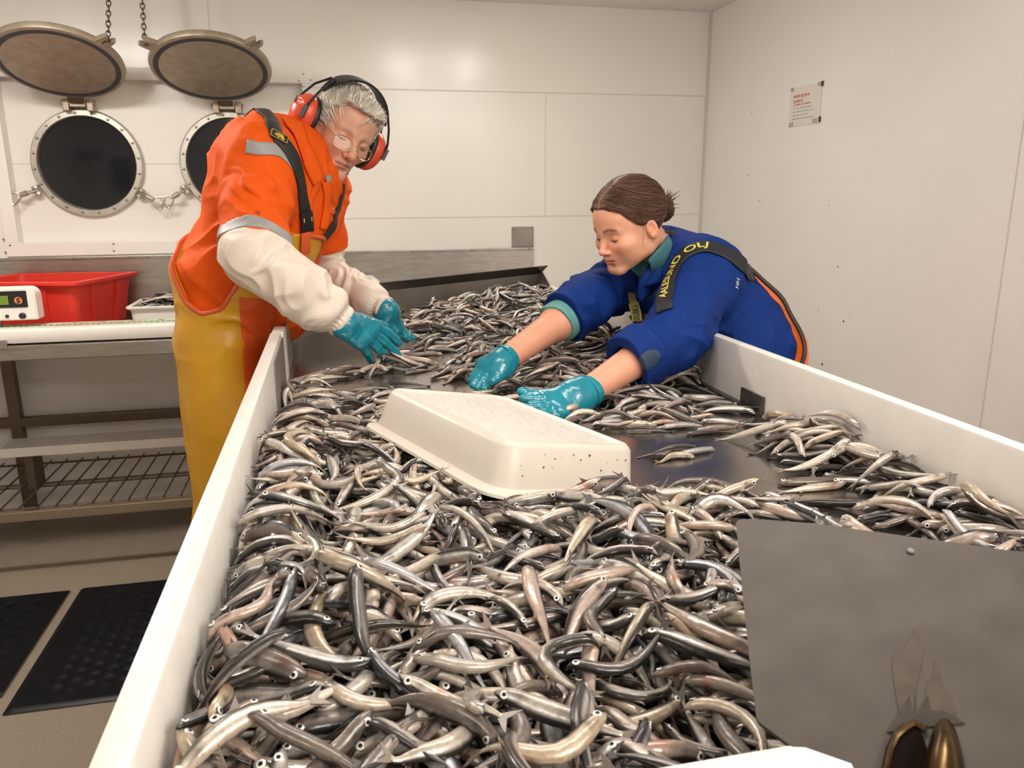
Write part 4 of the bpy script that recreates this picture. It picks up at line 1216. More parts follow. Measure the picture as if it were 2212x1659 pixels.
def bounds(pts, pad):
    p = np.array(pts, float); return p.min(0) - pad, p.max(0) + pad
def hit(f, px, py, t0=.6, t1=3.2):
    """first point of the solid seen along a photo pixel (used to lay straps and bands on cloth)"""
    r = ray(px, py); n = np.linalg.norm(r); t = t0
    for _ in range(160):
        p = CAM + r * t; d = float(f(p[None])[0])
        if d < .0006: return p
        t += max(d * .7, .0005) / n
        if t > t1: return None
    return p
def ribbon(name, pts, width, f, m, parent, off=.002, thick=.0018, nseg=60, sub=4, wdir=None, col=None):
    """strap lying on solid f along pts"""
    pts = np.array([p for p in pts if p is not None], float)
    s = np.concatenate([[0], np.cumsum(np.linalg.norm(np.diff(pts, axis=0), axis=1))])
    # smooth interpolation (Catmull-like through cubic hermite)
    u = np.linspace(0, s[-1], nseg); C = np.stack([np.interp(u, s, pts[:, k]) for k in range(3)], 1)
    for _ in range(6): C[1:-1] = .25 * C[:-2] + .5 * C[1:-1] + .25 * C[2:]
    C = project(f, C, 3, .02)
    for _ in range(3): C[1:-1] = .25 * C[:-2] + .5 * C[1:-1] + .25 * C[2:]
    T = np.gradient(C, axis=0); T /= np.linalg.norm(T, axis=1)[:, None]
    N = grad(f, C, .012); N /= np.linalg.norm(N, axis=1)[:, None] + 1e-9
    for _ in range(4): N[1:-1] = .25 * N[:-2] + .5 * N[1:-1] + .25 * N[2:]
    N = N - T * np.sum(N * T, 1)[:, None]; N /= np.linalg.norm(N, axis=1)[:, None]
    W = np.cross(N, T)
    cols = np.linspace(-.5, .5, sub + 1)
    P0 = []
    for c in cols:
        q = C + W * (c * width)
        q = q + N * 0
        d = f(q); q = q + N * np.clip(off - d, -.006, .012)[:, None]
        P0.append(q)
    top = np.stack(P0, 1)                          # nseg, sub+1, 3
    for _ in range(2): top[1:-1] = .25 * top[:-2] + .5 * top[1:-1] + .25 * top[2:]
    up = top + N[:, None, :] * thick
    n, k = nseg, sub + 1
    V = np.concatenate([up.reshape(-1, 3), top.reshape(-1, 3)]); F = []
    g = lambda i, j, l: l * n * k + i * k + j
    for i in range(n - 1):
        for j in range(k - 1):
            F.append([g(i, j, 0), g(i + 1, j, 0), g(i + 1, j + 1, 0), g(i, j + 1, 0)])
            F.append([g(i, j, 1), g(i, j + 1, 1), g(i + 1, j + 1, 1), g(i + 1, j, 1)])
        F.append([g(i, 0, 0), g(i, 0, 1), g(i + 1, 0, 1), g(i + 1, 0, 0)]); F.append([g(i, k - 1, 0), g(i + 1, k - 1, 0), g(i + 1, k - 1, 1), g(i, k - 1, 1)])
    for i in (0, n - 1):
        for j in range(k - 1): F.append([g(i, j, 0), g(i, j + 1, 0), g(i, j + 1, 1), g(i, j, 1)])
    o = mesh_obj(name, V, F, m, parent, True)
    bm = bmesh.new(); bm.from_mesh(o.data); bmesh.ops.recalc_face_normals(bm, faces=bm.faces[:]); bm.to_mesh(o.data); bm.free()
    return o, up, N, T, W
def strip(name, pts, widths, axis0, axis1, m, parent, thick=.004, nseg=40, sub=5, lift=0.0):
    """free-standing cloth leaf: faces away from the line axis0-axis1"""
    pts = np.array(pts, float); u = np.linspace(0, len(pts) - 1, nseg)
    C = np.stack([np.interp(u, np.arange(len(pts)), pts[:, k]) for k in range(3)], 1); wd = np.interp(u, np.arange(len(pts)), widths)
    for _ in range(5): C[1:-1] = .25 * C[:-2] + .5 * C[1:-1] + .25 * C[2:]
    T = np.gradient(C, axis=0); T /= np.linalg.norm(T, axis=1)[:, None]
    ab = axis1 - axis0; t = ((C - axis0) @ ab) / (ab @ ab); N = C - axis0 - t[:, None] * ab
    N = N - T * np.sum(N * T, 1)[:, None]; N /= np.linalg.norm(N, axis=1)[:, None]; W = np.cross(N, T)
    cs = np.linspace(-.5, .5, sub + 1)
    up = np.stack([C + W * (wd * c)[:, None] + N * (thick - .010 * (2 * c) ** 2 + lift) for c in cs], 1); lo = up - N[:, None, :] * thick
    n, k = nseg, sub + 1; V = np.concatenate([up.reshape(-1, 3), lo.reshape(-1, 3)]); F = []
    g = lambda i, j, l: l * n * k + i * k + j
    for i in range(n - 1):
        for j in range(k - 1):
            F.append([g(i, j, 0), g(i + 1, j, 0), g(i + 1, j + 1, 0), g(i, j + 1, 0)]); F.append([g(i, j, 1), g(i, j + 1, 1), g(i + 1, j + 1, 1), g(i + 1, j, 1)])
        F.append([g(i, 0, 0), g(i, 0, 1), g(i + 1, 0, 1), g(i + 1, 0, 0)]); F.append([g(i, k - 1, 0), g(i + 1, k - 1, 0), g(i + 1, k - 1, 1), g(i, k - 1, 1)])
    for i in (0, n - 1):
        for j in range(k - 1): F.append([g(i, j, 0), g(i, j + 1, 0), g(i, j + 1, 1), g(i, j, 1)])
    mb = MB(); mb.add(V, F); return mb.build(name, m, parent, True)
def lashes(wor, parent, fem, m):
    for sx in (1, -1):
        c = np.array([sx * .032, .0695, -.001]); pts = []
        for az in np.radians(np.linspace(-58, 62, 15)):
            el = math.radians(-26 + 10 * abs(math.sin(az)))
            q = c + .0144 * np.array([sx * math.sin(az) * math.cos(el), math.cos(az) * math.cos(el), math.sin(el)])
            if fem and q[2] < 0: q[2] *= .9
            pts.append(wor(q))
        MB().tube(pts, [.0003 + .0008 * math.sin(math.pi * (k + .5) / 15) + .0003 * k / 15 for k in range(15)], 6).build('eyelash', m, parent, True)
def text_mesh(s, size=1.0, bold=.0):
    cu = bpy.data.curves.new('lettering', 'FONT'); cu.body = s; cu.size = size; cu.align_x = 'LEFT'; cu.offset = bold
    ob = bpy.data.objects.new('lettering', cu); COL.objects.link(ob)
    dg = bpy.context.evaluated_depsgraph_get(); dg.update()
    me = bpy.data.meshes.new_from_object(ob.evaluated_get(dg))
    V = np.array([v.co[:] for v in me.vertices]) if len(me.vertices) else np.zeros((0, 3)); F = [list(p.vertices) for p in me.polygons]
    bpy.data.objects.remove(ob); bpy.data.curves.remove(cu); bpy.data.meshes.remove(me)
    return V, F
def text_on_ribbon(name, s, up, N, u0, u1, v0, v1, m, parent, flip=False, off=.0017, bold=.012):
    """letters wrapped onto a ribbon: u along it (0..1), v across it (0..1)"""
    V, F = text_mesh(s, 1.0, bold)
    x0, x1, y0, y1 = V[:, 0].min(), V[:, 0].max(), V[:, 1].min(), V[:, 1].max()
    uu_ = (V[:, 0] - x0) / (x1 - x0); vv_ = (V[:, 1] - y0) / (y1 - y0)
    if flip: uu_, vv_ = 1 - uu_, 1 - vv_
    a = (u0 + (u1 - u0) * uu_) * (up.shape[0] - 1); b = (v0 + (v1 - v0) * vv_) * (up.shape[1] - 1)
    i = np.clip(a.astype(int), 0, up.shape[0] - 2); j = np.clip(b.astype(int), 0, up.shape[1] - 2); fa = (a - i)[:, None]; fb = (b - j)[:, None]
    Q = (up[i, j] * (1 - fa) + up[i + 1, j] * fa) * (1 - fb) + (up[i, j + 1] * (1 - fa) + up[i + 1, j + 1] * fa) * fb
    Q = Q + N[i] * off
    return mesh_obj(name, Q, F, m, parent, False)

# ------------------------------------------------------------------ heads
def female_z(Q):
    """a shorter lower face"""
    Q = Q.copy(); Q[:, 2] = np.where(Q[:, 2] < 0, Q[:, 2] / .90, Q[:, 2]); return Q
def head_sdf(Q, female=False, neck=None):
    """local frame: x to the subject's right, y forward, z up; origin between the ears at eye height"""
    if female: Q = female_z(Q)
    ax = np.abs(Q[:, 0]); S = np.stack([ax, Q[:, 1], Q[:, 2]], 1)
    d = ell(Q, (0, -.014, .038), (.0755, .094, .084))
    d = smin(d, ell(Q, (0, .030, .036), (.062, .060, .058)), .03)          # forehead
    d = smin(d, ell(Q, (0, .030, -.030), (.057, .056, .070)), .03)         # mid face
    jw = .044 if female else .053
    d = smin(d, rcone(S, (jw, -.004, -.060), (.014, .066, -.098), .017, .015), .028)   # jaw line
    d = smin(d, rcone(S, (jw + .006, -.006, -.02), (jw, -.004, -.060), .018, .016), .025)
    d = smin(d, ell(Q, (0, .071, -.099), (.019, .016, .014) if female else (.022, .018, .017)), .022)   # chin
    d = smin(d, ell(S, (.040, .058, -.024), (.022, .024, .020)), .025)
    if female: d = smin(d, ell(S, (.030, .040, -.045), (.030, .036, .040)), .02)     # fuller cheeks     # cheeks
    d = smin(d, rcone(S, (.010, .085, .017), (.043, .069, .019), .0055 if female else .0075, .0050 if female else .0065), .016 if female else .014)   # brow
    d = smax(d, -sph(S, (.0325, .096, -.001), .0150 if female else .0165), .016)                # eye sockets
    d = smin(d, sph(S, (.0320, .0695, -.001), .0138), .005)                # lids over the eyes
    d = smin(d, ell(Q, (0, .073, -.062), (.026, .020, .024)), .02)         # muzzle
    nt_ = .111 if female else .117
    d = smin(d, rcone(Q, (0, .0855 if female else .083, .012), (0, nt_ - .009, -.033), .0060 if female else .0070, .0080 if female else .0105), .010)   # nose
    d = smin(d, sph(Q, (0, nt_ - .008, -.034), .0086 if female else .011), .006)
    d = smin(d, ell(S, (.0115, .0945, -.0385), (.0060, .0080, .0060) if female else (.0080, .010, .0075)), .006)
    d = smax(d, -ell(S, (.0062, .0990, -.0455), (.0030, .0050, .0030)), .003)     # nostrils
    lw = .0215
    t = np.clip(ax / lw, 0, 1)
    up_ = rcone(S, (0, .0925, -.0605), (lw, .0795, -.0640), .0052, .0022); lo_ = rcone(S, (0, .0910, -.0705), (lw - .003, .0795, -.0665), .0062, .0022)
    d = smin(d, smin(up_, lo_, .002), .006)
    d = smax(d, -rcone(S, (0, .0985, -.0655), (lw + .003, .0825, -.0652), .0016, .0012), .002)   # mouth line
    d = smax(d, -ell(Q, (0, .0895, -.0805), (.014, .006, .005)), .010)     # under the lip
    if not female:
        d = smax(d, -rcone(S, (.020, .0885, -.040), (.032, .073, -.066), .0018, .0015), .006)    # cheek folds
        d = smax(d, -rcone(S, (.020, .083, -.018), (.040, .069, -.021), .0013, .0010), .006)     # bags
    ear = ell(S - np.array([.0765, -.010, -.006]), (0, 0, 0), (.0085, .0175, .0310), np.array([[1, 0, 0], [0, .97, .22], [0, -.22, .97]]))
    ear = smax(ear, -ell(S, (.0865, -.005, -.003), (.0090, .0105, .0195)), .003)
    ear = smin(ear, ell(S, (.077, .001, -.008), (.006, .004, .007)), .004)
    d = smin(d, ear, .006)
    if neck is not None: d = smin(d, chain_sdf(Q, neck[0], neck[1], .02), .030)
    return d
def hair_noise(q, seed, ang=None):
    return noise3(q * np.array([90., 16., 90.]) + seed)
# ------------------------------------------------------------------ shared figure helpers
skin_m = vcol_mat('skin', .48, 0, sss=.12, bump=.12, bscale=900, bdist=.0006)
glove_m = mat('teal_nitrile_glove', (.004, .245, .34, 1), .26, coat=.25, bump=.22, bscale=70, bdist=.002, var=.15, vscale=30, spec=.6)
def cvec(x, y, z): return unit(RC @ np.array([x, y, z], float))
def frame(up, fwd):
    u = unit(up); f = unit(np.array(fwd) - u * np.dot(fwd, u)); r = np.cross(f, u)
    return r, f, u
def paint_head(Q, base, lips, brow, browc, male):
    """colours of a face in head coordinates"""
    ax = np.abs(Q[:, 0]); C = np.tile(np.array(base), (len(Q), 1)); n = noise3(Q * 60)[:, None]
    C = C * (1 + .06 * n)
    front = smoothstep(.02, .06, Q[:, 1])
    def mixin(w, c):
        nonlocal C
        w = np.clip(w, 0, 1)[:, None]; C = C * (1 - w) + np.array(c) * w
    red = np.array(base) * np.array([1.0, .78, .74])
    mixin(.55 * np.exp(-((ax - .040) / .022) ** 2 - ((Q[:, 2] + .032) / .022) ** 2) * front, red)
    mixin(.65 * np.exp(-(ax / .014) ** 2 - ((Q[:, 2] + .034) / .014) ** 2) * smoothstep(.085, .10, Q[:, 1]), red)
    ear = smoothstep(.074, .08, ax); mixin(.5 * ear, red)
    lip = smoothstep(1.0, .75, (ax / .023) ** 2 + ((Q[:, 2] + .0660 - .004 * np.clip(ax / .02, 0, 1)) / .0080) ** 2) * smoothstep(.07, .078, Q[:, 1]); mixin(lip * .75, lips)
    ln = np.exp(-((Q[:, 2] + .0655) / .0011) ** 2) * (ax < .023) * smoothstep(.07, .078, Q[:, 1]); mixin(ln * .8, (.10, .03, .025))
    zb = .021 + .004 * np.sin(np.clip((ax - .012) / .036, 0, 1) * math.pi) - .10 * np.clip(ax - .042, 0, 1)
    bw = np.exp(-((Q[:, 2] - zb) / .0042) ** 2) * smoothstep(.009, .014, ax) * smoothstep(.052, .044, ax) * smoothstep(.05, .06, Q[:, 1]); mixin(bw * brow, browc)
    # lash line along the lowered lid
    zl = -.0062 + .9 * (ax - .032) ** 2 * 12
    ll = np.exp(-((Q[:, 2] - zl) / .0019) ** 2) * smoothstep(.019, .022, ax) * smoothstep(.046, .043, ax) * smoothstep(.065, .072, Q[:, 1]); mixin(ll * .85, (.05, .03, .025))
    mixin(.25 * np.exp(-((ax - .032) / .016) ** 2 - ((Q[:, 2] + .001) / .012) ** 2) * front, red * .85)
    return np.clip(C, 0, 1)
def strands(f, roots, dirf, length, steps, r0, seed, lift=.0015, grav=0.0, jit=.25):
    """many fine tapering locks lying on solid f; returns verts, faces, per-lock shade"""
    R_ = np.random.default_rng(seed); n = len(roots); p = project(f, roots.copy(), 2, .02)
    D0 = R_.normal(0, jit, (n, 3)); L = length * R_.uniform(.6, 1.15, n); lf = lift * R_.uniform(.1, 1.6, n)
    path = []; Ns = []
    for k in range(steps):
        g = grad(f, p, .003); g /= np.linalg.norm(g, axis=1)[:, None] + 1e-9
        d = dirf(p) + D0 * .35; d = d - g * np.sum(d * g, 1)[:, None]; d /= np.linalg.norm(d, axis=1)[:, None] + 1e-9
        path.append(p + g * (lf * (.3 + 1.2 * k / steps))[:, None]); Ns.append(g)
        p = p + d * (L / steps)[:, None]
        dd = f(p); p = p - g * np.clip(dd, -.004, .004)[:, None]
    path = np.stack(path, 1); Ns = np.stack(Ns, 1); T = np.gradient(path, axis=1); T /= np.linalg.norm(T, axis=2)[..., None] + 1e-9
    B = np.cross(T, Ns); rad = r0 * np.sin(np.linspace(.35, math.pi - .12, steps)) [None, :, None] * R_.uniform(.6, 1.3, n)[:, None, None]
    ring = np.stack([path + B * rad * 1.6, path + Ns * rad, path - B * rad * 1.6], 2)     # n, steps, 3, 3
    V = ring.reshape(-1, 3); b = np.arange(n)[:, None, None] * steps * 3 + np.arange(steps - 1)[None, :, None] * 3
    F = []
    for j in range(3):
        j2 = (j + 1) % 3
        F.append(np.stack([b + j, b + j2, b + 3 + j2, b + 3 + j], -1).reshape(-1, 4))
    return V, np.concatenate(F), np.repeat(R_.uniform(0, 1, n), steps * 3)
def hand_sdf(Q, H, grow=0.0):
    """H: dict wrist (2 points across), fingers: list of ([points], [radii]); the palm spans wrist and knuckles"""
    d = None
    w0, w1 = H['wrist']; ks = [fp[0][0] for fp in H['fingers']]
    m = len(ks)
    for i in range(m):
        w = w0 + (w1 - w0) * (i / max(1, m - 1)); e = rcone(Q, w, ks[i], H['rw'], H['rk']); d = e if d is None else smin(d, e, .014)
    for i in range(m - 1): d = smin(d, rcone(Q, ks[i], ks[i + 1], H['rk'] * .95, H['rk'] * .95), .012)
    for pts, rad in H['fingers']: d = smin(d, chain_sdf(Q, pts, [r_ * .92 for r_ in rad], .004), .0035)
    if 'thumb' in H: d = smin(d, chain_sdf(Q, H['thumb'][0], H['thumb'][1], .005), .012)
    if 'cuff' in H: d = smin(d, rcone(Q, H['cuff'][0], H['cuff'][1], H['cuff'][2], H['cuff'][3]), .014)
    return d - grow
def add_solid(name, f, pts, pad, h, m, parent, sub=0, colf=None, label=None):
    lo, hi = bounds(pts, pad)
    V, F = solid(f, lo, hi, h, sub)
    o = mesh_obj(name, V, F, m, parent, True, colf(V) if colf else None)
    if label: o['label'] = label
    return o

# ------------------------------------------------------------------ the man in orange
man = empty('person', (-.30, 2.05, 0), 'man in orange jacket and yellow bib trousers with ear defenders, leaning over the trough', 'person')
def build_man():
    HP = CAM + (np.array([.0352, 2.0866, 1.5430]) - CAM) * (2.0 / 1.951); HR = np.array([[-.789, .367, .493], [-.481, -.868, -.124], [.382, -.335, .861]])
    HR = np.linalg.svd(HR)[0] @ np.linalg.svd(HR)[2]
    HS = .95
    loc = lambda Q: ((Q - HP) @ HR) / HS
    wor = lambda q: HP + HS * (np.asarray(q, float) @ HR.T)
    pel, wai, che, uch, nek = P(530, 692, 2.0), P(535, 600, 1.985), P(588, 440, 1.97), P(610, 368, 1.965), P(640, 318, 1.975)
    fw = cvec(.80, -.28, -.46)
    shR, elR, wrR = P(566, 352, 1.83), P(548, 545, 1.72), P(738, 694, 1.80)
    shL, elL, wrL = P(688, 398, 2.10), P(704, 586, 2.21), P(829, 664, 2.10)
    rP, fP, uP = frame(wai - pel, fw); rC, fC, uC = frame(uch - wai, fw)
    RP = np.stack([rP, fP, uP], 1); RCc = np.stack([rC, fC, uC], 1)
    hipR, hipL = pel + rP * .085 - uP * .05, pel - rP * .085 - uP * .05
    ftR, ftL = np.array([hipR[0] - .02, hipR[1] - .01, .07]), np.array([hipL[0] + .0, hipL[1] + .03, .07])
    knR, knL = (hipR + ftR) / 2 + fP * .02, (hipL + ftL) / 2 + fP * .02
    def torso(Q):
        d = ell(Q, pel, (.140, .088, .13), RP)
        d = smin(d, ell(Q, wai, (.145, .112, .15), RP), .05)
        d = smin(d, ell(Q, che, (.158, .122, .16), RCc), .06)
        d = smin(d, ell(Q, uch, (.150, .105, .11), RCc), .05)
        d = smin(d, rcone(Q, shR, shL, .058, .058), .05)
        d = smin(d, rcone(Q, nek, uch, .040, .08), .03)
        return d
    # hands: fingers traced joint by joint
    Hr = dict(wrist=(P(752, 684, 1.812), P(733, 712, 1.786)), rw=.0165, rk=.0145, fingers=[
        ([P(808, 703, 1.862), P(838, 719, 1.893), P(856, 735, 1.912), P(862, 742, 1.918)], [.0135, .0118, .0108, .0098]),
        ([P(801, 716, 1.852), P(831, 738, 1.882), P(851, 757, 1.905), P(859, 766, 1.914)], [.014, .0122, .0112, .010]),
        ([P(791, 729, 1.838), P(815, 751, 1.868), P(834, 771, 1.893), P(841, 780, 1.905)], [.0138, .0118, .0108, .0098]),
        ([P(777, 741, 1.824), P(791, 760, 1.855), P(801, 776, 1.882), P(806, 786, 1.895)], [.0128, .0105, .0096, .0088])],
        thumb=([P(775, 690, 1.86), P(803, 698, 1.90), P(820, 702, 1.925), P(831, 705, 1.935)], [.017, .0135, .0115, .010]),
        cuff=(P(734, 691, 1.797), P(748, 700, 1.80), .030, .031))
    Hl = dict(wrist=(P(844, 668, 2.10), P(824, 681, 2.10)), rw=.020, rk=.0165, fingers=[
        ([P(859, 706, 2.155), P(873, 717, 2.16), P(884, 724, 2.162), P(893, 730, 2.165)], [.0125, .011, .0098, .0085]),
        ([P(853, 712, 2.14), P(866, 722, 2.15), P(876, 728, 2.155), P(884, 733, 2.158)], [.013, .011, .0098, .0085]),
        ([P(856, 708, 2.18), P(868, 722, 2.19), P(876, 730, 2.19), P(880, 735, 2.188)], [.0125, .0105, .0095, .0085]),
        ([P(852, 704, 2.20), P(862, 718, 2.21), P(868, 726, 2.21), P(873, 731, 2.205)], [.0118, .0098, .0088, .008])],
        thumb=([P(832, 694, 2.10), P(838, 706, 2.105), P(846, 714, 2.11), P(853, 720, 2.115)], [.016, .0125, .011, .0095]),
        cuff=(P(830, 662, 2.10), P(836, 671, 2.103), .026, .029))
    neck = ([loc(nek + uC * -.02), np.array([0, -.036, -.045])], [.058, .056])
    def body(Q):
        d = torso(Q) + .004
        for s_, e_, w_, H in ((shR, elR, wrR, Hr), (shL, elL, wrL, Hl)):
            d = smin(d, chain_sdf(Q, [s_, e_, w_], [.046, .034, .026], .02), .03)
            d = smin(d, hand_sdf(Q, H, -.0060), .008)
        for h_, k_, f_ in ((hipR, knR, ftR), (hipL, knL, ftL)):
            d = smin(d, smax(chain_sdf(Q, [h_, k_, f_], [.072, .056, .042], .03), Q[:, 0] + .160, .01), .02)
            d = smin(d, rcone(Q, f_ - np.array([0, 0, .03]), f_ + fP * np.array([1, 1, 0]) * .14 - np.array([0, 0, .035]), .038, .03), .03)
        near = np.linalg.norm(Q - HP, axis=1) < .32
        if near.any():
            hd = head_sdf(loc(Q[near]), False, neck) * HS; t = d.copy(); t[near] = smin(d[near], hd, .02); d = t
        return d
    # fine spacing over the head, coarser over the hidden body
    lo, hi = bounds([HP], .165); ax = []
    glo, ghi = bounds([ftR, ftL, HP, pel, shR, shL, wrR, wrL, Hr['fingers'][1][0][-1], Hl['fingers'][0][0][-1]], .17); glo[2] = -.02
    for k in range(3):
        ax.append(np.concatenate([np.arange(glo[k], lo[k], .011), np.arange(lo[k], hi[k], .0024), np.arange(hi[k], ghi[k] + .011, .011)]))
    V, F = surface_nets(body, None, None, None, axes=ax); V = project(body, V, 3)
    q = loc(V)
    base = srgb(208, 156, 130)[:3]
    C = paint_head(q, base, srgb(176, 104, 92)[:3], .45, srgb(190, 170, 150)[:3], True)
    o = mesh_obj('body', V, F, skin_m, man, True, C)
    for k in o.data.polygons: pass
    # jacket
    org = mat('orange_work_cloth', (.82, .105, .004, 1), .7, bump=.35, bscale=38, bdist=.006, var=.06, vscale=20, spec=.2)
    fold_ = lambda Q, a, sc, fa, fc, sd: sc * folds(Q, a, fa, fc, sd)
    armax = unit(elR - shR)
    def sleeve(Q, s_, e_, r0, r1, r2, cut):
        a = unit(e_ - s_); d = chain_sdf(Q, [s_, (s_ + e_) / 2, e_ + a * .03], [r0, r1, r2], .02)
        d = d - .0105 * folds(Q, a + .75 * fw, 11, 6, 3.1, 1.6) - .0040 * folds(Q, a - .5 * fw, 24, 11, 9.3, 1.4)
        return smax(d, (Q - e_) @ a - cut, .006)
    def shirt_core(Q):
        d = torso(Q) - .016
        h = (Q - wai) @ uC
        d = d - (.0085 * folds(Q, uC + .8 * rC, 10, 6, 1.7, 1.6) + .0040 * folds(Q, uC - .7 * rC, 24, 10, 5.2, 1.5))
        return d - .010 * np.exp(-((h + .03) / .05) ** 2)
    def shirt(Q):
        d = shirt_core(Q); h = (Q - wai) @ uC
        d = smin(d, sleeve(Q, shR, elR, .079, .073, .066, -.012), .035)
        d = smin(d, sleeve(Q, shL, elL, .064, .057, .052, -.068), .035)
        d = smax(d, -(h + .115), .01)
        d = smax(d, -(rcone(Q, nek - uC * .06, wor((0, -.02, -.09)), .052, .072)), .008)
        return d
    add_solid('jacket', shirt, [pel, shR, shL, elR, elL, nek], .17, .0062, org, man, 1)
    # collar with two leaves
    c0 = [P(628, 268, 2.02), P(632, 262, 1.955), P(641, 285, 1.88), P(655, 322, 1.850), P(672, 356, 1.845), P(690, 384, 1.852)]
    cL = [P(628, 268, 2.02), P(660, 285, 2.08), P(700, 335, 2.07), P(712, 372, 2.02), P(712, 388, 1.98)]
    def collar(Q):
        d = chain_sdf(Q, c0, [.026, .031, .033, .032, .029, .014], .02); d = smin(d, chain_sdf(Q, cL, [.024, .024, .022, .018, .012], .02), .015)
        inner = rcone(Q, nek - uC * .04, wor((0, -.025, -.08)), .056, .066)
        return smax(smax(d, -inner, .005), inner - .030, .008) - .0015 * folds(Q, uC, 20, 10, 2.2)
    add_solid('collar', collar, c0 + cL, .05, .004, org, man, 0)
    ribbon('collar_leaf', [hit(lambda Q: np.minimum(shirt(Q), collar(Q)), x, y) for x, y in [(632, 262), (638, 282), (648, 310), (662, 340), (677, 366), (690, 390)]], .050, lambda Q: np.minimum(shirt(Q), collar(Q)), org, man, .0035, .004, 50, 6)
    # placket down the chest with the breast pocket flap
    tape = mat('grey_reflective_tape', (.34, .33, .33, 1), .45, var=.06, vscale=60)
    def pick(lst, f=shirt, t0=.8): return [hit(f, x, y, t0) for x, y in lst]
    ribbon('reflective_band', pick([(532, 316), (560, 322), (590, 322), (612, 328), (630, 345), (645, 372), (651, 400)]), .030, shirt, tape, man, .0012, .0012, 60, 6)
    aR = unit(elR - shR)
    for nm, s_, e_, c_ in (('R', shR, elR, -.032), ('L', shL, elL, -.03)):
        a = unit(e_ - s_)
        band = lambda Q, a=a, e_=e_, s_=s_, c_=c_: smax(sleeve(Q, s_, e_, .079, .073, .066, .0) - .0020, np.abs((Q - e_) @ a - c_) - .015, .001)
        if nm == 'R': add_solid('cuff_band', band, [e_ + a * c_], .11, .004, tape, man, 0)
    # oversleeves
    wsl = mat('cream_oversleeve', (.80, .70, .60, 1), .52, bump=.25, bscale=45, bdist=.004, sss=.05)
    def over(Q, s_, e_, w_, seed, rr, tp_=.004):
        a = unit(s_ - e_); b = unit(w_ - e_)
        top = e_ + a * .012
        mid = e_ + (w_ - e_) * .45; m2 = e_ + (w_ - e_) * .80
        d = chain_sdf(Q, [e_ + a * max(.012, tp_ + .01), e_ + (b - a) * .004, mid, m2, w_ + b * .004], rr, .03)
        t = (Q - e_) @ b / np.linalg.norm(w_ - e_)
        k = smoothstep(1.0, .75, t)
        d = d - k * (.0075 * folds(Q, b + .8 * fw, 14, 8, seed, 1.8) + .0035 * folds(Q, b - .8 * uC, 30, 12, seed + 4, 1.6))
        # gathered elastic at the wrist
        g = np.exp(-((t - .955) / .035) ** 2); d = d + g * .007
        ang = np.arctan2((Q - w_) @ np.cross(b, [0, 0, 1.0]), (Q - w_) @ np.cross(b, np.cross(b, [0, 0, 1.0])))
        d = d - g * .0012 * np.sin(ang * 22)
        d = smax(d, -((Q - top) @ -a + tp_), .006)
        return smax(d, t * 1.0 - 1.02, .01) if False else smax(d, ((Q - w_) @ b) - .008, .005)
    oR = lambda Q: over(Q, shR, elR, wrR, 2.0, [.057, .062, .058, .050, .036])
    oL = lambda Q: over(Q, shL, elL, wrL, 7.0, [.046, .043, .038, .036, .033], .070)
    add_solid('oversleeve', oR, [shR * .4 + elR * .6, elR, wrR], .10, .0055, wsl, man, 1)
    add_solid('oversleeve', oL, [shL * .5 + elL * .5, elL, wrL], .11, .0055, wsl, man, 1)
    # gloves
    def gl(H, a):
        def f(Q):
            d = hand_sdf(Q, H)
            return d - .0007 * folds(Q, a, 120, 18, 4.0) * smoothstep(.09, .03, np.linalg.norm(Q - (H['wrist'][0] + H['wrist'][1]) / 2 - a * .05, axis=1))
        return f
    for H, w_, e_ in ((Hr, wrR, elR), (Hl, wrL, elL)):
        pts = [p for fp in H['fingers'] for p in fp[0]] + list(H['wrist'])
        add_solid('glove', gl(H, unit(w_ - e_)), pts, .04, .0028, glove_m, man, 1)
    # bib trousers
    yel = mat('yellow_oilskin', (.66, .33, .008, 1), .38, bump=.3, bscale=16, bdist=.008, var=.08, vscale=9, coat=.15)
    red = mat('orange_red_oilskin', (.66, .085, .008, 1), .45, bump=.25, bscale=18, bdist=.006)
    def lowbody(Q):
        d = ell(Q, pel, (.150, .098, .15), RP); d = smin(d, ell(Q, wai, (.150, .122, .15), RP), .03)
        d = smin(d, shirt_core(Q) + .001, .02)
        for h_, k_, f_ in ((hipR, knR, ftR), (hipL, knL, ftL)):
            d = smin(d, chain_sdf(Q, [h_, k_, f_], [.084, .078, .078], .04), .03)
        return d
    ph = np.radians([0, 30, 38, 47, 58, 74, 90, 103, 115, 130, 150, 180]); ht = np.array([.120, .118, .07, -.01, -.070, -.088, -.062, .0, .055, .085, .10, .10])
    def bib_h(Q):
        a = np.abs(np.arctan2(np.abs((Q - wai) @ rP), (Q - wai) @ fP)); return np.interp(a, ph, ht)
    def trous(Q):
        d = lowbody(Q) - .010
        z = Q[:, 2]
        d = d - .0035 * folds(Q, uP + .5 * fP, 9, 5, 3.3) - .004 * folds(Q, fP + .4 * uP, 12, 4, 8.1) * smoothstep(1.1, .9, z)
        d = smax(d, (Q - wai) @ uP - bib_h(Q), .004)
        d = np.where(z < 1.2, smax(d, Q[:, 0] + .152 - .4 * np.clip(z - 1.12, 0, 1), .012), d)
        return smax(d, .075 - z, .004)
    seam = lambda Q: (Q - P(521, 700, 1.88)) @ fP - .0
    fpl = lambda Q: smax(smax(trous(Q) - .0025, -((Q - P(521, 720, 1.86)) @ cvec(1, .02, .25)), .002), (Q - wai) @ uP + .040, .002)
    add_solid('bib_trousers', trous, [hipR, hipL, ftR, ftL, che], .18, .0085, yel, man, 1)
    add_solid('front_panel', fpl, [hipR, hipL, knR, knL - np.array([0, 0, .3])], .18, .0055, red, man, 1)
    # orange edging of the bib opening
    trim = mat('orange_edging', (.66, .10, .025, 1), .45)
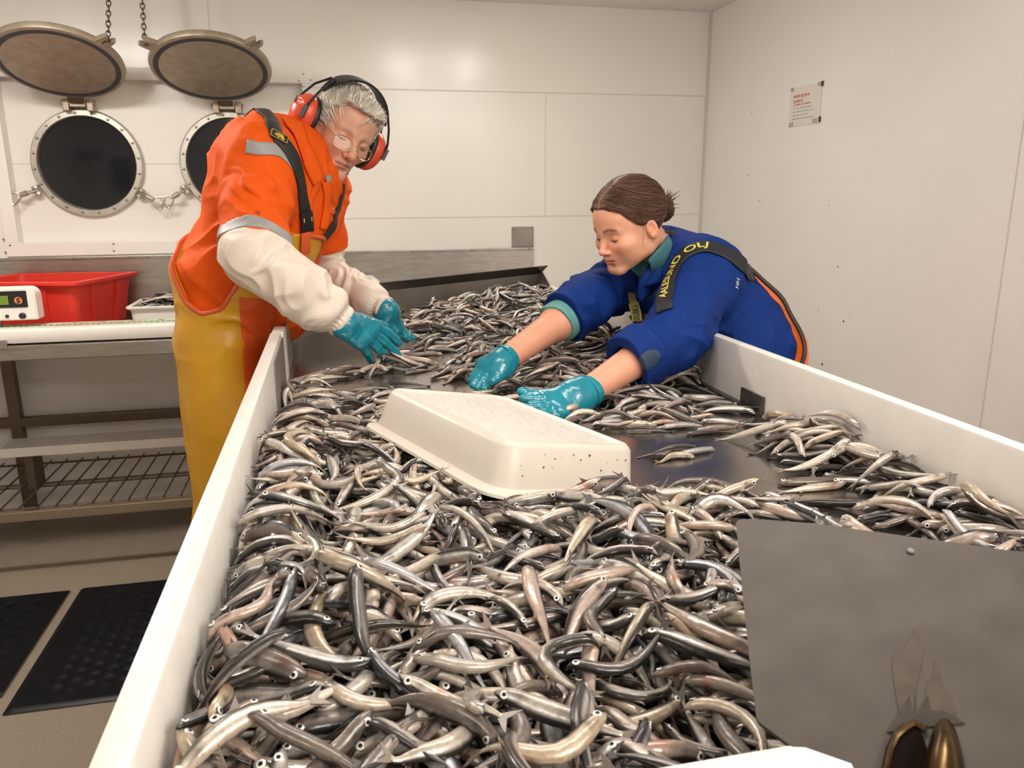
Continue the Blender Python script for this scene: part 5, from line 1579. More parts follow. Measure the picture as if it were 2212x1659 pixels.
    for sgn in (1, -1):
        pts = []
        for a in np.radians(np.linspace(8, 172, 70)):
            dr = fP * math.cos(a) + rP * (sgn * math.sin(a)); hh = float(np.interp(a, ph, ht))
            base_ = wai + uP * (hh - .001)
            t_ = .30
            for _ in range(60):
                dv = float((lowbody((base_ + dr * t_)[None]) - .010)[0])
                t_ -= dv * .8
            pts.append(base_ + dr * (t_ + .001))
        pts = np.array(pts)
        for _ in range(2): pts[1:-1] = .25 * pts[:-2] + .5 * pts[1:-1] + .25 * pts[2:]
        MB().tube(pts, .0058, 8).build('edging', trim, man, True)
    # braces: over the shoulder to buckles on the bib
    blk = mat('black_webbing', (.014, .012, .011, 1), .6, bump=.2, bscale=400, bdist=.001)
    fr = [(612, 303), (628, 330), (644, 375), (653, 420), (657, 462), (660, 505)]
    pf = [hit(shirt, x, y) for x, y in fr]
    bk = [wai - fP * .15 + uP * .09 + rP * .02, che - fC * .15 + rC * .03 - uC * .02, uch - fC * .115 + rC * .055 + uC * .03, uch - fC * .04 + rC * .075 + uC * .105, hit(shirt, 590, 296)]
    st, up_, N_, T_, W_ = ribbon('shoulder_strap', bk + pf, .034, shirt, blk, man, .0035, .002, 90, 4)
    ribbon('shoulder_strap', [wai - fP * .15 + uP * .09 - rP * .02, che - fC * .15 - rC * .05, uch - fC * .10 - rC * .08 + uC * .03, uch - rC * .11 + uC * .10, uch + fC * .08 - rC * .115 + uC * .03, che + fC * .12 - rC * .115 + uC * .03, wai + fP * .13 - rP * .09 + uP * .12], .034, shirt, blk, man, .0035, .002, 80, 4)
    def plate_on(name, px, py, w, h, m, par, off=.004, th=.006, rot=0.0, src=shirt, bev=.002):
        p = hit(src, px, py); n = grad(src, p[None], .015)[0]; n = unit(n)
        u = unit(RC @ np.array([math.cos(rot), math.sin(rot), 0])); u = unit(u - n * np.dot(u, n)); v = np.cross(n, u)
        return MB().box((-w / 2, -h / 2, off), (w / 2, h / 2, off + th), R=np.stack([u, v, n], 1), o=p, bev=bev).build(name, m, par, True), p, u, v, n
    bu, p, u, v, n = plate_on('buckle', 657, 478, .034, .050, M['black'], man, .006, .009, -.05)
    gm = mat('yellow_print', (.62, .42, .05, 1), .5)
    for dx, w in ((-.011, .003), (.011, .003)): MB().box((dx - w / 2, .002, .0155), (dx + w / 2, .012, .016), R=np.stack([u, v, n], 1), o=p).build('buckle_mark', gm, bu)
    plate_on('strap_tab', 654, 524, .030, .055, trim, man, .008, .004, -.15, lambda Q: np.minimum(trous(Q), shirt(Q)))
    plate_on('strap_tab', 658, 503, .026, .030, trim, man, .006, .004, -.1, lambda Q: np.minimum(trous(Q), shirt(Q)))
    # front placket, breast pocket flap with its stud, bit of tape on the far chest
    ribbon('placket', pick([(703, 392), (707, 425), (704, 460), (698, 495)]), .030, shirt, org, man, .003, .003, 30, 3)
    pf_, p, u, v, n = plate_on('pocket_flap', 714, 452, .030, .022, org, man, .004, .003, -.1)
    MB().lathe([(.004, .0068), (.003, .0085), (0, .009)], p, n, 12).build('stud', M['screw'], pf_, True)
    plate_on('chest_band', 708, 388, .018, .022, tape, man, .003, .0012, .2)
    # woven badge on the strap
    pb, p, u, v, n = plate_on('strap_badge', 601, 297, .042, .020, blk, man, .007, .0012, -.12)
    Rb = np.stack([u, v, n], 1)
    mb = MB()
    for lo_, hi_ in [((-.020, -.0095, .0083), (.020, -.0083, .0088)), ((-.020, .0083, .0083), (.020, .0095, .0088)), ((-.020, -.0095, .0083), (-.0188, .0095, .0088)), ((.0188, -.0095, .0083), (.020, .0095, .0088)),
                     ((-.011, -.002, .0083), (.010, .003, .0088)), ((-.004, -.006, .0083), (.0, .006, .0088)), ((.004, -.006, .0083), (.012, -.002, .0088)), ((-.006, .003, .0083), (.008, .0055, .0088))]:
        mb.box(lo_, hi_, R=Rb, o=p)
    mb.build('badge_print', gm, pb)
    # dark spot on the sleeve and a pocket stud
    p = hit(shirt, 557, 459); n = unit(grad(shirt, p[None], .01)[0]); MB().lathe([(.006, -.002), (.006, .0006), (.003, .0010), (0, .0011)], p, n, 14).build('sleeve_stain', mat('dark_orange_stain', (.42, .06, .006, 1), .7), man, True)
    # hair
    hm = vcol_mat('white_hair', .45, 0, spec=.35)
    yy_ = np.array([-.12, -.09, -.06, -.03, -.01, .015, .03, .045, .06, .08, .12]); zz_ = np.array([-.062, -.062, -.045, -.004, .002, -.004, .030, .062, .078, .083, .083])
    def hairl(q):
        d = ell(q, (0, -.014, .040), (.083, .101, .093)); d = smin(d, ell(q, (0, .030, .048), (.068, .062, .060)), .03)
        d = smin(d, ell(q, (.0, .062, .092), (.060, .030, .022)), .025)     # brushed fringe
        d = d - .0035 * noise3(q * np.array([40., 18., 40.]) + 3)
        cut = np.interp(q[:, 1], yy_, zz_) - q[:, 2] + .006 * noise3(q * 60 + 9)
        return smax(d, cut, .006)
    hf = lambda Q: hairl(loc(Q)) * HS
    lo, hi = bounds([wor((0, -.01, .03))], .15)
    V, F = solid(hf, lo, hi, .0042, 0)
    sh = .85 + .3 * noise3(loc(V) * np.array([60., 14., 60.]))
    C = np.array(srgb(228, 220, 204)[:3]) * np.clip(sh, .6, 1.15)[:, None]
    R_ = np.random.default_rng(4); rt = R_.normal(0, 1, (2600, 3)); rt /= np.linalg.norm(rt, axis=1)[:, None]; rt = rt[rt[:, 2] > -.45]
    rl = rt * np.array([.083, .100, .093]) + np.array([0, -.014, .042]); keep = rl[:, 2] > np.interp(rl[:, 1], yy_, zz_) + .008
    rl = rl[keep]
    def dirl(p):
        q = loc(p); d = np.stack([.55 * np.sign(q[:, 0] + .02) * (1 - smoothstep(.02, .06, q[:, 1])) + .55 * smoothstep(.02, .06, q[:, 1]), np.where(q[:, 1] > -.03, 1.0, -.4) * np.ones(len(q)), np.where(q[:, 1] > -.03, -.35, -1.0)], 1)
        return d @ HR.T
    fl2 = lambda Q: smin(hf(Q), body_head(Q), .01)
    body_head = lambda Q: head_sdf(loc(Q), False, None) * HS
    V2, F2, sd_ = strands(fl2, wor(rl), dirl, .062, 9, .0008, 5, .003)
    C2 = np.array(srgb(235, 228, 214)[:3])[None] * (.70 + .45 * sd_)[:, None]
    mesh_obj('hair', np.concatenate([V, V2]), np.concatenate([F, F2 + len(V)]), hm, man, True, np.concatenate([C, np.clip(C2, 0, 1)]))
    lashes(wor, man, False, mat('pale_lash', (.16, .09, .06, 1), .6))
    # ear defenders
    ed = empty('ear_defenders', wor((0, 0, .1)) - np.zeros(3)); ed.parent = man; ed.location = (wor((0, 0, .1)) - np.array(man.location[:])).tolist()
    cupm = mat('orange_ear_cup', (.72, .075, .025, 1), .34, coat=.2)
    for sx in (1, -1):
        cc = np.array([sx * .108, -.012, -.006])
        def cup(Q):
            q = loc(Q) - cc; q = q * np.array([sx, 1, 1])
            d = ell(q, (0, 0, 0), (.033, .047, .057)); d = smin(d, ell(q, (.014, .004, .012), (.022, .030, .030)), .012); d = smax(d, -(q[:, 0] + .010), .004)
            d = smax(d, -rcone(q, (.032, -.03, .022), (.032, .035, .030), .006, .006), .006)
            return d
        add_solid('ear_cup', cup, [wor(cc)], .065, .0032, cupm, ed, 1)
        def cush(Q):
            q = loc(Q) - cc; q = q * np.array([sx, 1, 1]); rr = np.sqrt((q[:, 1] / .041) ** 2 + (q[:, 2] / .051) ** 2); return np.sqrt(((rr - 1) * .038 + .004) ** 2 + (q[:, 0] + .015) ** 2) - .0095
        add_solid('ear_cushion', cush, [wor(cc)], .065, .0035, M['black'], ed, 0)
        # wire arms
        for yy, zz in ((-.030, .012), (.026, .004)):
            pts = [wor((sx * .130, yy * 1.05, zz)), wor((sx * .126, yy, zz + .03)), wor((sx * .112, yy * .8, zz + .065)), wor((sx * .086, yy * .35 + .004, .112))]
            MB().tube(pts, [.0052, .0030, .0030, .0030], 8).build('wire_arm', M['black'], ed, True)
            MB().tube([wor((sx * .131, yy * 1.1, zz - .014)), wor((sx * .131, yy * 1.05, zz + .018))], .0062, 8).build('slider', M['steel_dark'] if yy > 0 else M['black'], ed, True)
    pts = [np.array([math.sin(a) * .104, .006, .022 + math.cos(a) * .118]) for a in np.linspace(-1.15, 1.15, 40)]
    V = []; F = []
    for k, p_ in enumerate(pts):
        a = np.linspace(-1.15, 1.15, 40)[k]; nrm = np.array([math.sin(a), 0, math.cos(a)]); w = .026 * (1 if abs(a) < .7 else 1 - (abs(a) - .7) * 1.5)
        for (yy, hh) in ((-w, 0), (w, 0), (w, .006), (0, .008), (-w, .006)): V.append(wor(p_ + np.array([0, yy, 0]) + nrm * (hh + .003)))
    for k in range(39):
        for j in range(5): F.append([k * 5 + j, k * 5 + (j + 1) % 5, (k + 1) * 5 + (j + 1) % 5, (k + 1) * 5 + j])
    F += [[0, 1, 2, 3, 4], [195, 199, 198, 197, 196]]
    MB().add(V, F).build('headband', M['black'], ed, True)
    cp = wor((.1325, -.008, -.022)); MB().tube([cp, wor((.1325, .004, -.026)), wor((.1325, -.004, -.012))], .0022, 6).build('cup_print', M['black'], ed, True)
    # glasses
    gd = mat('gold_wire', (.62, .44, .24, 1), .22, 1.0)
    gz = empty('glasses', wor((0, .1, 0))); gz.parent = man; gz.location = (wor((0, .1, -.01)) - np.array(man.location[:])).tolist()
    gl_m, nt, b = new_mat('spectacle_lens'); tb_ = nt.nodes.new('ShaderNodeBsdfTransparent'); gb_ = nt.nodes.new('ShaderNodeBsdfGlossy'); gb_.inputs['Roughness'].default_value = .02; ms_ = nt.nodes.new('ShaderNodeMixShader'); ms_.inputs[0].default_value = .05; nt.links.new(tb_.outputs[0], ms_.inputs[1]); nt.links.new(gb_.outputs[0], ms_.inputs[2]); nt.links.new(ms_.outputs[0], nt.nodes['Material Output'].inputs[0])
    for sx in (1, -1):
        c = np.array([sx * .0335, .101, -.014]); pts = []
        for a in np.linspace(0, 2 * math.pi, 36, endpoint=False):
            x = math.copysign(abs(math.cos(a)) ** .75, math.cos(a)) * .0245; z = math.copysign(abs(math.sin(a)) ** .75, math.sin(a)) * .0165
            pts.append(c + np.array([x, -.010 * ((x * sx + .02) / .045) ** 2, z]))
        MB().tube([wor(p_) for p_ in pts], .00115, 6, closed=True).build('rim', gd, gz, True)
        MB().prism([wor(p_) for p_ in pts], HR @ np.array([0, -.0008, 0])).build('lens', gl_m, gz, True)
        MB().tube([wor(c + np.array([sx * .0245, -.009, .006])), wor((sx * .066, .078, -.004)), wor((sx * .078, .05, .0)), wor((sx * .081, .0, .008))], .0013, 6).build('temple_arm', gd, gz, True)
    MB().tube([wor((-.0095, .099, -.010)), wor((0, .1035, -.0065)), wor((.0095, .099, -.010))], .0012, 6).build('bridge', gd, gz, True)
    # boots
    bt = mat('dark_boot', (.03, .03, .032, 1), .4)
    for f_ in (ftR, ftL):
        fd = unit(fP * np.array([1, 1, 0]))
        bf = lambda Q, f_=f_: smax(smin(rcone(Q, f_ + np.array([0, 0, .12]), f_, .062, .056), rcone(Q, f_ + np.array([0, 0, -.02]), f_ + fd * .15 + np.array([0, 0, -.03]), .05, .042), .03), .002 - Q[:, 2], .004)
        add_solid('boot', bf, [f_, f_ + fd * .15], .14, .011, bt, man, 0)
build_man()
# ------------------------------------------------------------------ the woman in blue
woman = empty('person', (.97, 1.76, 0), 'woman with brown hair in blue jacket and orange bib trousers, reaching across the trough', 'person')
def build_woman():
    HP = np.array([.6650, 1.7300, 1.3190]); HR = np.array([[-.310, -.900, -.305], [.945, -.290, -.110], [.010, -.325, .944]])
    HR = np.linalg.svd(HR)[0] @ np.linalg.svd(HR)[2]
    HS = .875
    loc = lambda Q: ((Q - HP) @ HR) / HS
    wor = lambda q: HP + HS * (np.asarray(q, float) @ HR.T)
    pel, wai, che, uch, nek = P(1592, 760, 1.985), P(1560, 698, 1.965), P(1490, 644, 1.94), P(1458, 606, 1.93), P(1430, 552, 1.92)
    fw = cvec(-.74, -.58, -.30)
    shL, elL, wrL = P(1532, 592, 1.83), P(1452, 728, 1.66), P(1266, 847, 1.555)
    shR, elR, wrR = P(1356, 600, 2.06), P(1262, 658, 1.86), P(1093, 775, 1.715)
    rP, fP, uP = frame(wai - pel, fw); rC, fC, uC = frame(nek - wai, fw)
    RP = np.stack([rP, fP, uP], 1); RCc = np.stack([rC, fC, uC], 1)
    rH = unit(np.array([rP[0], rP[1], 0]))
    fd = np.array([-1.0, 0, 0])
    hipR, hipL = pel + rP * .075 - uP * .03, pel - rP * .075 - uP * .03
    ftR, ftL = np.array([1.0, hipR[1] + .01, .065]), np.array([1.0, hipL[1] - .01, .065])
    knR, knL = (hipR + ftR) / 2 + fd * .01, (hipL + ftL) / 2 + fd * .01
    def torso(Q):
        d = ell(Q, pel, (.145, .100, .115), RP)
        d = smin(d, ell(Q, wai, (.122, .095, .12), RP), .05)
        d = smin(d, ell(Q, che, (.130, .094, .13), RCc), .05)
        d = smin(d, ell(Q, uch, (.118, .074, .085), RCc), .045)
        d = smin(d, rcone(Q, shL, shR, .048, .048), .05)
        d = smin(d, rcone(Q, nek, uch, .045, .075), .04)
        return d
    Hl = dict(wrist=(P(1254, 834, 1.55), P(1262, 872, 1.54)), rw=.0165, rk=.0145, fingers=[
        ([P(1192, 862, 1.51), P(1162, 862, 1.50), P(1144, 862, 1.495), P(1130, 861, 1.49)], [.0125, .0108, .0098, .0088]),
        ([P(1194, 876, 1.50), P(1163, 878, 1.485), P(1146, 880, 1.48), P(1134, 884, 1.475)], [.0128, .011, .010, .009]),
        ([P(1204, 888, 1.495), P(1176, 894, 1.475), P(1160, 900, 1.465), P(1150, 905, 1.46)], [.0125, .0105, .0096, .0086]),
        ([P(1218, 896, 1.50), P(1198, 905, 1.48), P(1186, 911, 1.47), P(1178, 915, 1.465)], [.0115, .0095, .0086, .0078])],
        thumb=([P(1226, 852, 1.53), P(1180, 856, 1.52), P(1150, 853, 1.515), P(1126, 846, 1.51)], [.0165, .013, .0108, .0088]),
        cuff=(P(1240, 856, 1.54), P(1272, 846, 1.557), .034, .0315))
    Hr = dict(wrist=(P(1076, 776, 1.705), P(1092, 796, 1.70)), rw=.0165, rk=.0142, fingers=[
        ([P(1066, 808, 1.69), P(1056, 823, 1.68), P(1050, 832, 1.672), P(1046, 839, 1.668)], [.0125, .0108, .0098, .0088]),
        ([P(1057, 803, 1.69), P(1044, 819, 1.675), P(1036, 829, 1.668), P(1030, 837, 1.662)], [.0128, .011, .010, .009]),
        ([P(1048, 796, 1.695), P(1035, 812, 1.68), P(1027, 823, 1.67), P(1021, 832, 1.664)], [.0125, .0105, .0096, .0086]),
        ([P(1043, 788, 1.70), P(1031, 802, 1.69), P(1023, 813, 1.68), P(1017, 822, 1.675)], [.0115, .0095, .0086, .0078])],
        thumb=([P(1086, 796, 1.695), P(1080, 808, 1.68), P(1072, 817, 1.67), P(1064, 823, 1.665)], [.0155, .0125, .0108, .0092]),
        cuff=(P(1078, 790, 1.70), P(1092, 776, 1.714), .033, .031))
    neck = ([loc(nek - uC * .01), np.array([0, -.034, -.045])], [.052, .051])
    def body(Q):
        d = torso(Q) + .004
        for s_, e_, w_, H in ((shR, elR, wrR, Hr), (shL, elL, wrL, Hl)):
            d = smin(d, chain_sdf(Q, [s_, e_, e_ + (w_ - e_) * .35, w_], [.043, .036, .0375, .0265], .02), .02)
            d = smin(d, hand_sdf(Q, H, -.0060), .008)
        for h_, k_, f_ in ((hipR, knR, ftR), (hipL, knL, ftL)):
            d = smin(d, chain_sdf(Q, [h_, k_, f_], [.078, .054, .038], .03), .03)
            d = smin(d, rcone(Q, f_ - np.array([0, 0, .03]), f_ + fd * .12 - np.array([0, 0, .035]), .034, .027), .03)
        near = np.linalg.norm(Q - HP, axis=1) < .30
        if near.any():
            hd = head_sdf(loc(Q[near]), True, neck) * HS; t = d.copy(); t[near] = smin(d[near], hd, .02); d = t
        return d
    lo, hi = bounds([HP], .15); ax = []
    glo, ghi = bounds([ftR, ftL, HP, pel, shR, shL, wrR, wrL, Hr['fingers'][2][0][-1], Hl['fingers'][0][0][-1], Hl['thumb'][0][-1]], .16); glo[2] = -.02
    for k in range(3):
        ax.append(np.concatenate([np.arange(glo[k], lo[k], .008), np.arange(lo[k], hi[k], .0023), np.arange(hi[k], ghi[k] + .009, .009)]))
    V, F = surface_nets(body, None, None, None, axes=ax); V = project(body, V, 3)
    q = loc(V)
    C = paint_head(female_z(q), srgb(222, 162, 132)[:3], srgb(190, 98, 88)[:3], .9, srgb(104, 62, 42)[:3], False)
    far = np.linalg.norm(V - HP, axis=1) > .2
    C[far] = np.array(srgb(222, 158, 128)[:3]) * (1 + .05 * noise3(V[far] * 40))[:, None]
    mesh_obj('body', V, F, skin_m, woman, True, C)
    # jacket
    blue = mat('blue_work_cloth', (.005, .030, .185, 1), .72, bump=.35, bscale=42, bdist=.005, var=.10, vscale=18, spec=.15)
    def sleeve(Q, s_, e_, end, rr, seed):
        a = unit(e_ - s_); b = unit(end - e_)
        d = chain_sdf(Q, [s_, e_ - a * .01, end], rr, .025)
        d = d - .0095 * folds(Q, a + .7 * fw, 11, 6, seed, 1.7) - .0042 * folds(Q, b - .6 * uC, 26, 11, seed + 5, 1.5)
        # turned-up cuff
        t = (Q - end) @ b
        d = d - .007 * smoothstep(-.062, -.050, t) - .0
        inner = rcone(Q, end - b * .03, end + b * .03, rr[2] - .008, rr[2] - .004)
        return smax(smax(d, t, .004), -inner, .003)
    endL = elL + (wrL - elL) * .53; endR = elR + (wrR - elR) * .28
    def core(Q):
        d = torso(Q) - .018
        return d - (.0085 * folds(Q, uC + .8 * fC, 10, 6, 4.4, 1.6) + .0040 * folds(Q, uC - .6 * fC, 25, 10, 8.8, 1.5))
    vn0, vn1 = wor((0, .012, -.12)), nek + fC * .085 - uC * .085
    def jacket(Q):
        d = core(Q)
        d = smin(d, sleeve(Q, shL, elL, endL, [.075, .066, .047], 2.2), .035)
        d = smin(d, sleeve(Q, shR, elR, endR, [.064, .056, .049], 6.1), .03)
        d = smax(d, -rcone(Q, nek - uC * .03, wor((0, -.03, -.085)), .050, .062), .008)
        d = smax(d, -rcone(Q, vn0, vn1, .050, .012), .008)
        return smax(d, -((Q - wai) @ uP + .21), .01)
    add_solid('jacket', jacket, [pel, shR, shL, elR, elL, nek, endL, endR], .14, .0058, blue, woman, 1)
    # stand-up collar leaf
    cpts = [P(1452, 503, 1.97), P(1446, 512, 1.90), P(1436, 545, 1.852), P(1424, 590, 1.828), P(1408, 628, 1.825), P(1394, 648, 1.835)]
    cR = [P(1452, 503, 1.97), P(1405, 560, 2.03), P(1372, 612, 2.00), P(1366, 640, 1.97)]
    collar_n = lambda Q: chain_sdf(Q, cpts, [.020, .024, .024, .022, .018, .010], .02)
    collar_f = lambda Q: chain_sdf(Q, cR, [.020, .022, .018, .010], .02)
    def collar(Q, w_=None):
        d = np.minimum(collar_n(Q), collar_f(Q)) if w_ is None else w_(Q)
        inner = rcone(Q, nek - uC * .04, wor((0, -.03, -.075)), .056, .064)
        return smax(smax(d, -inner, .004), inner - .026, .006)
    add_solid('collar', lambda Q: collar(Q, collar_n), cpts, .04, .004, blue, woman, 0)
    add_solid('collar', lambda Q: collar(Q, collar_f), cR, .04, .004, blue, woman, 0)
    jc = lambda Q: np.minimum(jacket(Q), collar(Q))
    strip('collar_leaf', [P(1452, 497, 1.93), P(1444, 516, 1.862), P(1433, 548, 1.836), P(1418, 585, 1.826), P(1400, 620, 1.826), P(1386, 648, 1.84)], [.036, .044, .048, .048, .046, .020], nek - uC * .06, wor((0, -.03, -.06)), blue, woman)
    # teal undershirt: neck band, V at the front, and one sleeve end showing below the far cuff
    teal = mat('teal_undershirt', (.035, .15, .17, 1), .7, bump=.2, bscale=60, bdist=.003, sheen=.1); tealp = mat('pale_teal_lining', (.13, .34, .32, 1), .7, bump=.3, bscale=50, bdist=.003)
    def under(Q):
        d = torso(Q) - .009
        band = rcone(Q, nek - uC * .05, wor((0, -.032, -.078)), .060, .0575)
        d = smin(d, smax(band, (Q - (nek + uC * .045)) @ uC, .006), .012)
        d = smax(d, -rcone(Q, wor((0, -.03, -.05)), wor((0, .06, -.155)), .049, .034), .005)
        d = smax(d, (Q - (nek + uC * .06)) @ uC, .004)
        return smax(d, -((Q - che) @ uC - .01), .01)
    add_solid('undershirt', under, [nek, uch, shL * .4 + nek * .6], .11, .0045, teal, woman, 1)
    bR = unit(wrR - elR)
    def ucuff(Q):
        e = endR; t = (Q - e) @ bR
        d = rcone(Q, e - bR * .05, e + bR * .032, .0445, .048) - .003 * folds(Q, bR + .8 * fw, 30, 14, 1.0, 1.5)
        return smax(smax(d, t - .026 - .010 * noise3(Q * 22), .003), -t - .05, .003)
    add_solid('undershirt_cuff', ucuff, [endR], .09, .004, tealp, woman, 1)
    p = hit(jacket, 1402, 778); 
    patch = mat('worn_dark_patch', (.012, .035, .075, 1), .6)
    bl = lambda Q: smax(jacket(Q) - .0012, ell(Q, p, (.030, .014, .02), np.stack([unit(elL - endL), unit(np.cross(elL - endL, [0, 0, 1])), unit(np.cross(np.cross(elL - endL, [0, 0, 1]), elL - endL))], 1)), .001)
    add_solid('elbow_patch', bl, [p], .045, .003, patch, woman, 0)
    # gloves
    for H, w_, e_ in ((Hl, wrL, elL), (Hr, wrR, elR)):
        a = unit(w_ - e_)
        def f(Q, H=H, a=a):
            d = hand_sdf(Q, H); return d - .0003 * folds(Q, a, 110, 18, 4.0)
        pts = [q_ for fp in H['fingers'] for q_ in fp[0]] + list(H['wrist']) + H['thumb'][0]
        add_solid('glove', f, pts, .045, .0027, glove_m, woman, 1)
        cu_ = [H['cuff'][1] + np.array(v) * .0325 for v in [np.cross(a, [0, 0, 1.0]) * math.cos(t) / np.linalg.norm(np.cross(a, [0, 0, 1.0])) + unit(np.cross(a, np.cross(a, [0, 0, 1.0]))) * math.sin(t) for t in np.linspace(0, 2 * math.pi, 20, endpoint=False)]]
        MB().tube(cu_, .0020, 6, closed=True).build('glove_bead', glove_m, woman, True)
    # orange bib trousers
    orn = mat('orange_oilskin', (.85, .16, .012, 1), .42, bump=.25, bscale=18, bdist=.006, coat=.1)
    redm = mat('red_orange_bib', (.62, .06, .012, 1), .45, bump=.2, bscale=25, bdist=.004)
    def lowbody(Q):
        d = ell(Q, pel, (.150, .106, .125), RP); d = smin(d, core(Q) - .004, .02)
        for h_, k_, f_ in ((hipR, knR, ftR), (hipL, knL, ftL)):
            d = smin(d, chain_sdf(Q, [h_, k_, f_], [.088, .078, .078], .04), .04)
        return d
    ph = np.radians([0, 30, 50, 70, 90, 110, 128, 145, 160, 180]); ht = np.array([.13, .13, -.03, -.15, -.16, -.10, -.02, .06, .125, .14])
    def trous(Q):
        a = np.abs(np.arctan2(np.abs((Q - wai) @ rP), (Q - wai) @ fP))
        d = lowbody(Q) - .007 - .003 * folds(Q, uP + .6 * fP, 10, 6, 5.0, 1.5)
        d = smax(d, (Q - wai) @ uP - np.interp(a, ph, ht), .004)
        return smax(d, .07 - Q[:, 2], .004)
    add_solid('bib_trousers', trous, [hipR, hipL, ftR, ftL, che], .16, .0085, orn, woman, 1)
    trim = mat('dark_edging', (.035, .018, .012, 1), .55)
    for sgn in (1, -1):
        pts = []
        for a in np.radians(np.linspace(6, 174, 64)):
            dr = fP * math.cos(a) + rP * (sgn * math.sin(a)); base_ = wai + uP * (float(np.interp(a, ph, ht)) - .001); t_ = .26
            for _ in range(60): t_ -= float((lowbody((base_ + dr * t_)[None]) - .007)[0]) * .8
            pts.append(base_ + dr * (t_ + .001))
        pts = np.array(pts)
        for _ in range(2): pts[1:-1] = .25 * pts[:-2] + .5 * pts[1:-1] + .25 * pts[2:]
        MB().tube(pts, .0052, 8).build('edging', trim, woman, True)
    # lettered brace over the near shoulder
    blk = mat('black_webbing_strap', (.010, .010, .014, 1), .6, bump=.2, bscale=400, bdist=.001)
    yel = mat('yellow_lettering', (.70, .62, .12, 1), .6)
    line = [(1436, 672), (1437, 640), (1444, 606), (1458, 574), (1478, 550), (1504, 534), (1530, 531), (1556, 541), (1582, 556), (1602, 572), (1614, 588)]
    pts = [hit(jacket, x, y) for x, y in line]
    pts = [q_ for q_ in pts if q_ is not None]
    pts = pts + [P(1622, 606, 2.06), P(1624, 640, 2.12)]
    st, up_, N_, T_, W_ = ribbon('shoulder_strap', pts,   .037, jacket, blk, woman, .003, .002, 120, 8)
    s0 = np.linalg.norm(np.diff(up_[:, 4], axis=0), axis=1); cu = np.concatenate([[0], np.cumsum(s0)]) / s0.sum()
    qx = pxof(up_[:, 4]); i0 = int(np.argmin(np.hypot(qx[:, 0] - 1437, qx[:, 1] - 645))); i1 = int(np.argmin(np.hypot(qx[:, 0] - 1528, qx[:, 1] - 531)))
    vdir = pxof(up_[i0, -1:])[0] - pxof(up_[i0, :1])[0]
    v0, v1 = (.20, .80) if vdir[0] < 0 else (.80, .20)
    text_on_ribbon('strap_lettering', 'AALESUND OLJ', up_, N_, i0 / 119, i1 / 119, v0, v1, yel, st)
    # olive brace on the far side with its dark lettered end
    olv = mat('olive_webbing', (.24, .21, .045, 1), .6, bump=.2, bscale=300, bdist=.001)
    l2 = [(1362, 588), (1362, 620), (1367, 650), (1374, 676), (1376, 694)]
    p2 = [P(x, y, 1.93 - .02 * k) for k, (x, y) in enumerate(l2)]
    mbv = lambda Q: core(Q)
    fake = lambda Q: np.linalg.norm(Q - P(1440, 640, 2.02), axis=1) - .12
    up2 = []
    nrm = unit(CAM - p2[2]); 
    C_ = np.array([[np.interp(u, np.linspace(0, 1, 5), np.array(p2)[:, k]) for k in range(3)] for u in np.linspace(0, 1, 30)])
    T2 = np.gradient(C_, axis=0); T2 /= np.linalg.norm(T2, axis=1)[:, None]; W2 = np.cross(T2, nrm); W2 /= np.linalg.norm(W2, axis=1)[:, None]
    wd_ = np.where(np.linspace(0, 1, 30) > .55, .024, .017)
    tp = np.stack([C_ + W2 * (wd_ * c)[:, None] for c in (-.5, 0, .5)], 1); bt_ = tp - nrm * .002
    V = np.concatenate([tp.reshape(-1, 3), bt_.reshape(-1, 3)]); F = []
    for i in range(29):
        for j in range(2):
            a = i * 3 + j; F.append([a, a + 3, a + 4, a + 1]); F.append([a + 90, a + 91, a + 94, a + 93])
        F.append([i * 3, i * 3 + 90, i * 3 + 93, i * 3 + 3]); F.append([i * 3 + 2, i * 3 + 5, i * 3 + 95, i * 3 + 92])
    F.append([0, 1, 2, 92, 91, 90]); F.append([87, 88, 89, 179, 178, 177][::-1])
    o2 = mesh_obj('olive_strap', V, F, olv, woman, False)
    vd = pxof(tp[20, 2:3])[0] - pxof(tp[20, 0:1])[0]
    text_on_ribbon('strap_lettering', 'DOTEKT', tp, np.repeat(nrm[None], 30, 0), .97, .58, .2 if vd[0] > 0 else .8, .8 if vd[0] > 0 else .2, M['black'], o2)
    # pale cord at the neck opening
    cord = mat('pale_teal_cord', (.20, .50, .50, 1), .5)
    cp = [P(1362, 612, 1.93), P(1370, 628, 1.915), P(1381, 637, 1.90), P(1386, 640, 1.895)]
    MB().tube(cp, .0017, 6).build('neck_cord', cord, woman, True)
    cp = [P(1398, 640, 1.86), P(1385, 628, 1.86), P(1381, 617, 1.865), P(1387, 613, 1.87)]
    MB().tube(cp, .0017, 6).build('neck_cord', cord, woman, True)
    # small white embroidery on the back
    p = hit(jacket, 1592, 612)
    if p is not None:
        n = unit(grad(jacket, p[None], .015)[0]); u = unit(RC @ np.array([.35, .9, 0])); u = unit(u - n * np.dot(u, n)); v = np.cross(n, u)
        V, F = text_mesh('HH', .017, .0); V = V - V.mean(0)
        mesh_obj('embroidery', p + np.outer(V[:, 0], u) + np.outer(V[:, 1], v) + n * .0015, F, mat('white_thread', (.75, .75, .8, 1), .7), woman, False)
    # tab of the bib standing up behind her back
    tb = [P(1581, 575, 2.0), P(1588, 568, 2.0), P(1594, 574, 2.0), P(1599, 600, 2.0), P(1606, 612, 2.0)]
    MB().tube(tb, [.006, .008, .008, .007, .006], 8).build('bib_tab', orn, woman, True)
    # hair
    hm = vcol_mat('brown_hair', .5, 0, spec=.3)
    yy_ = np.array([-.13, -.10, -.07, -.04, -.015, .012, .032, .050, .066, .078, .12]); zz_ = np.array([-.058, -.060, -.050, -.022, .012, .012, .022, .044, .064, .074, .074])
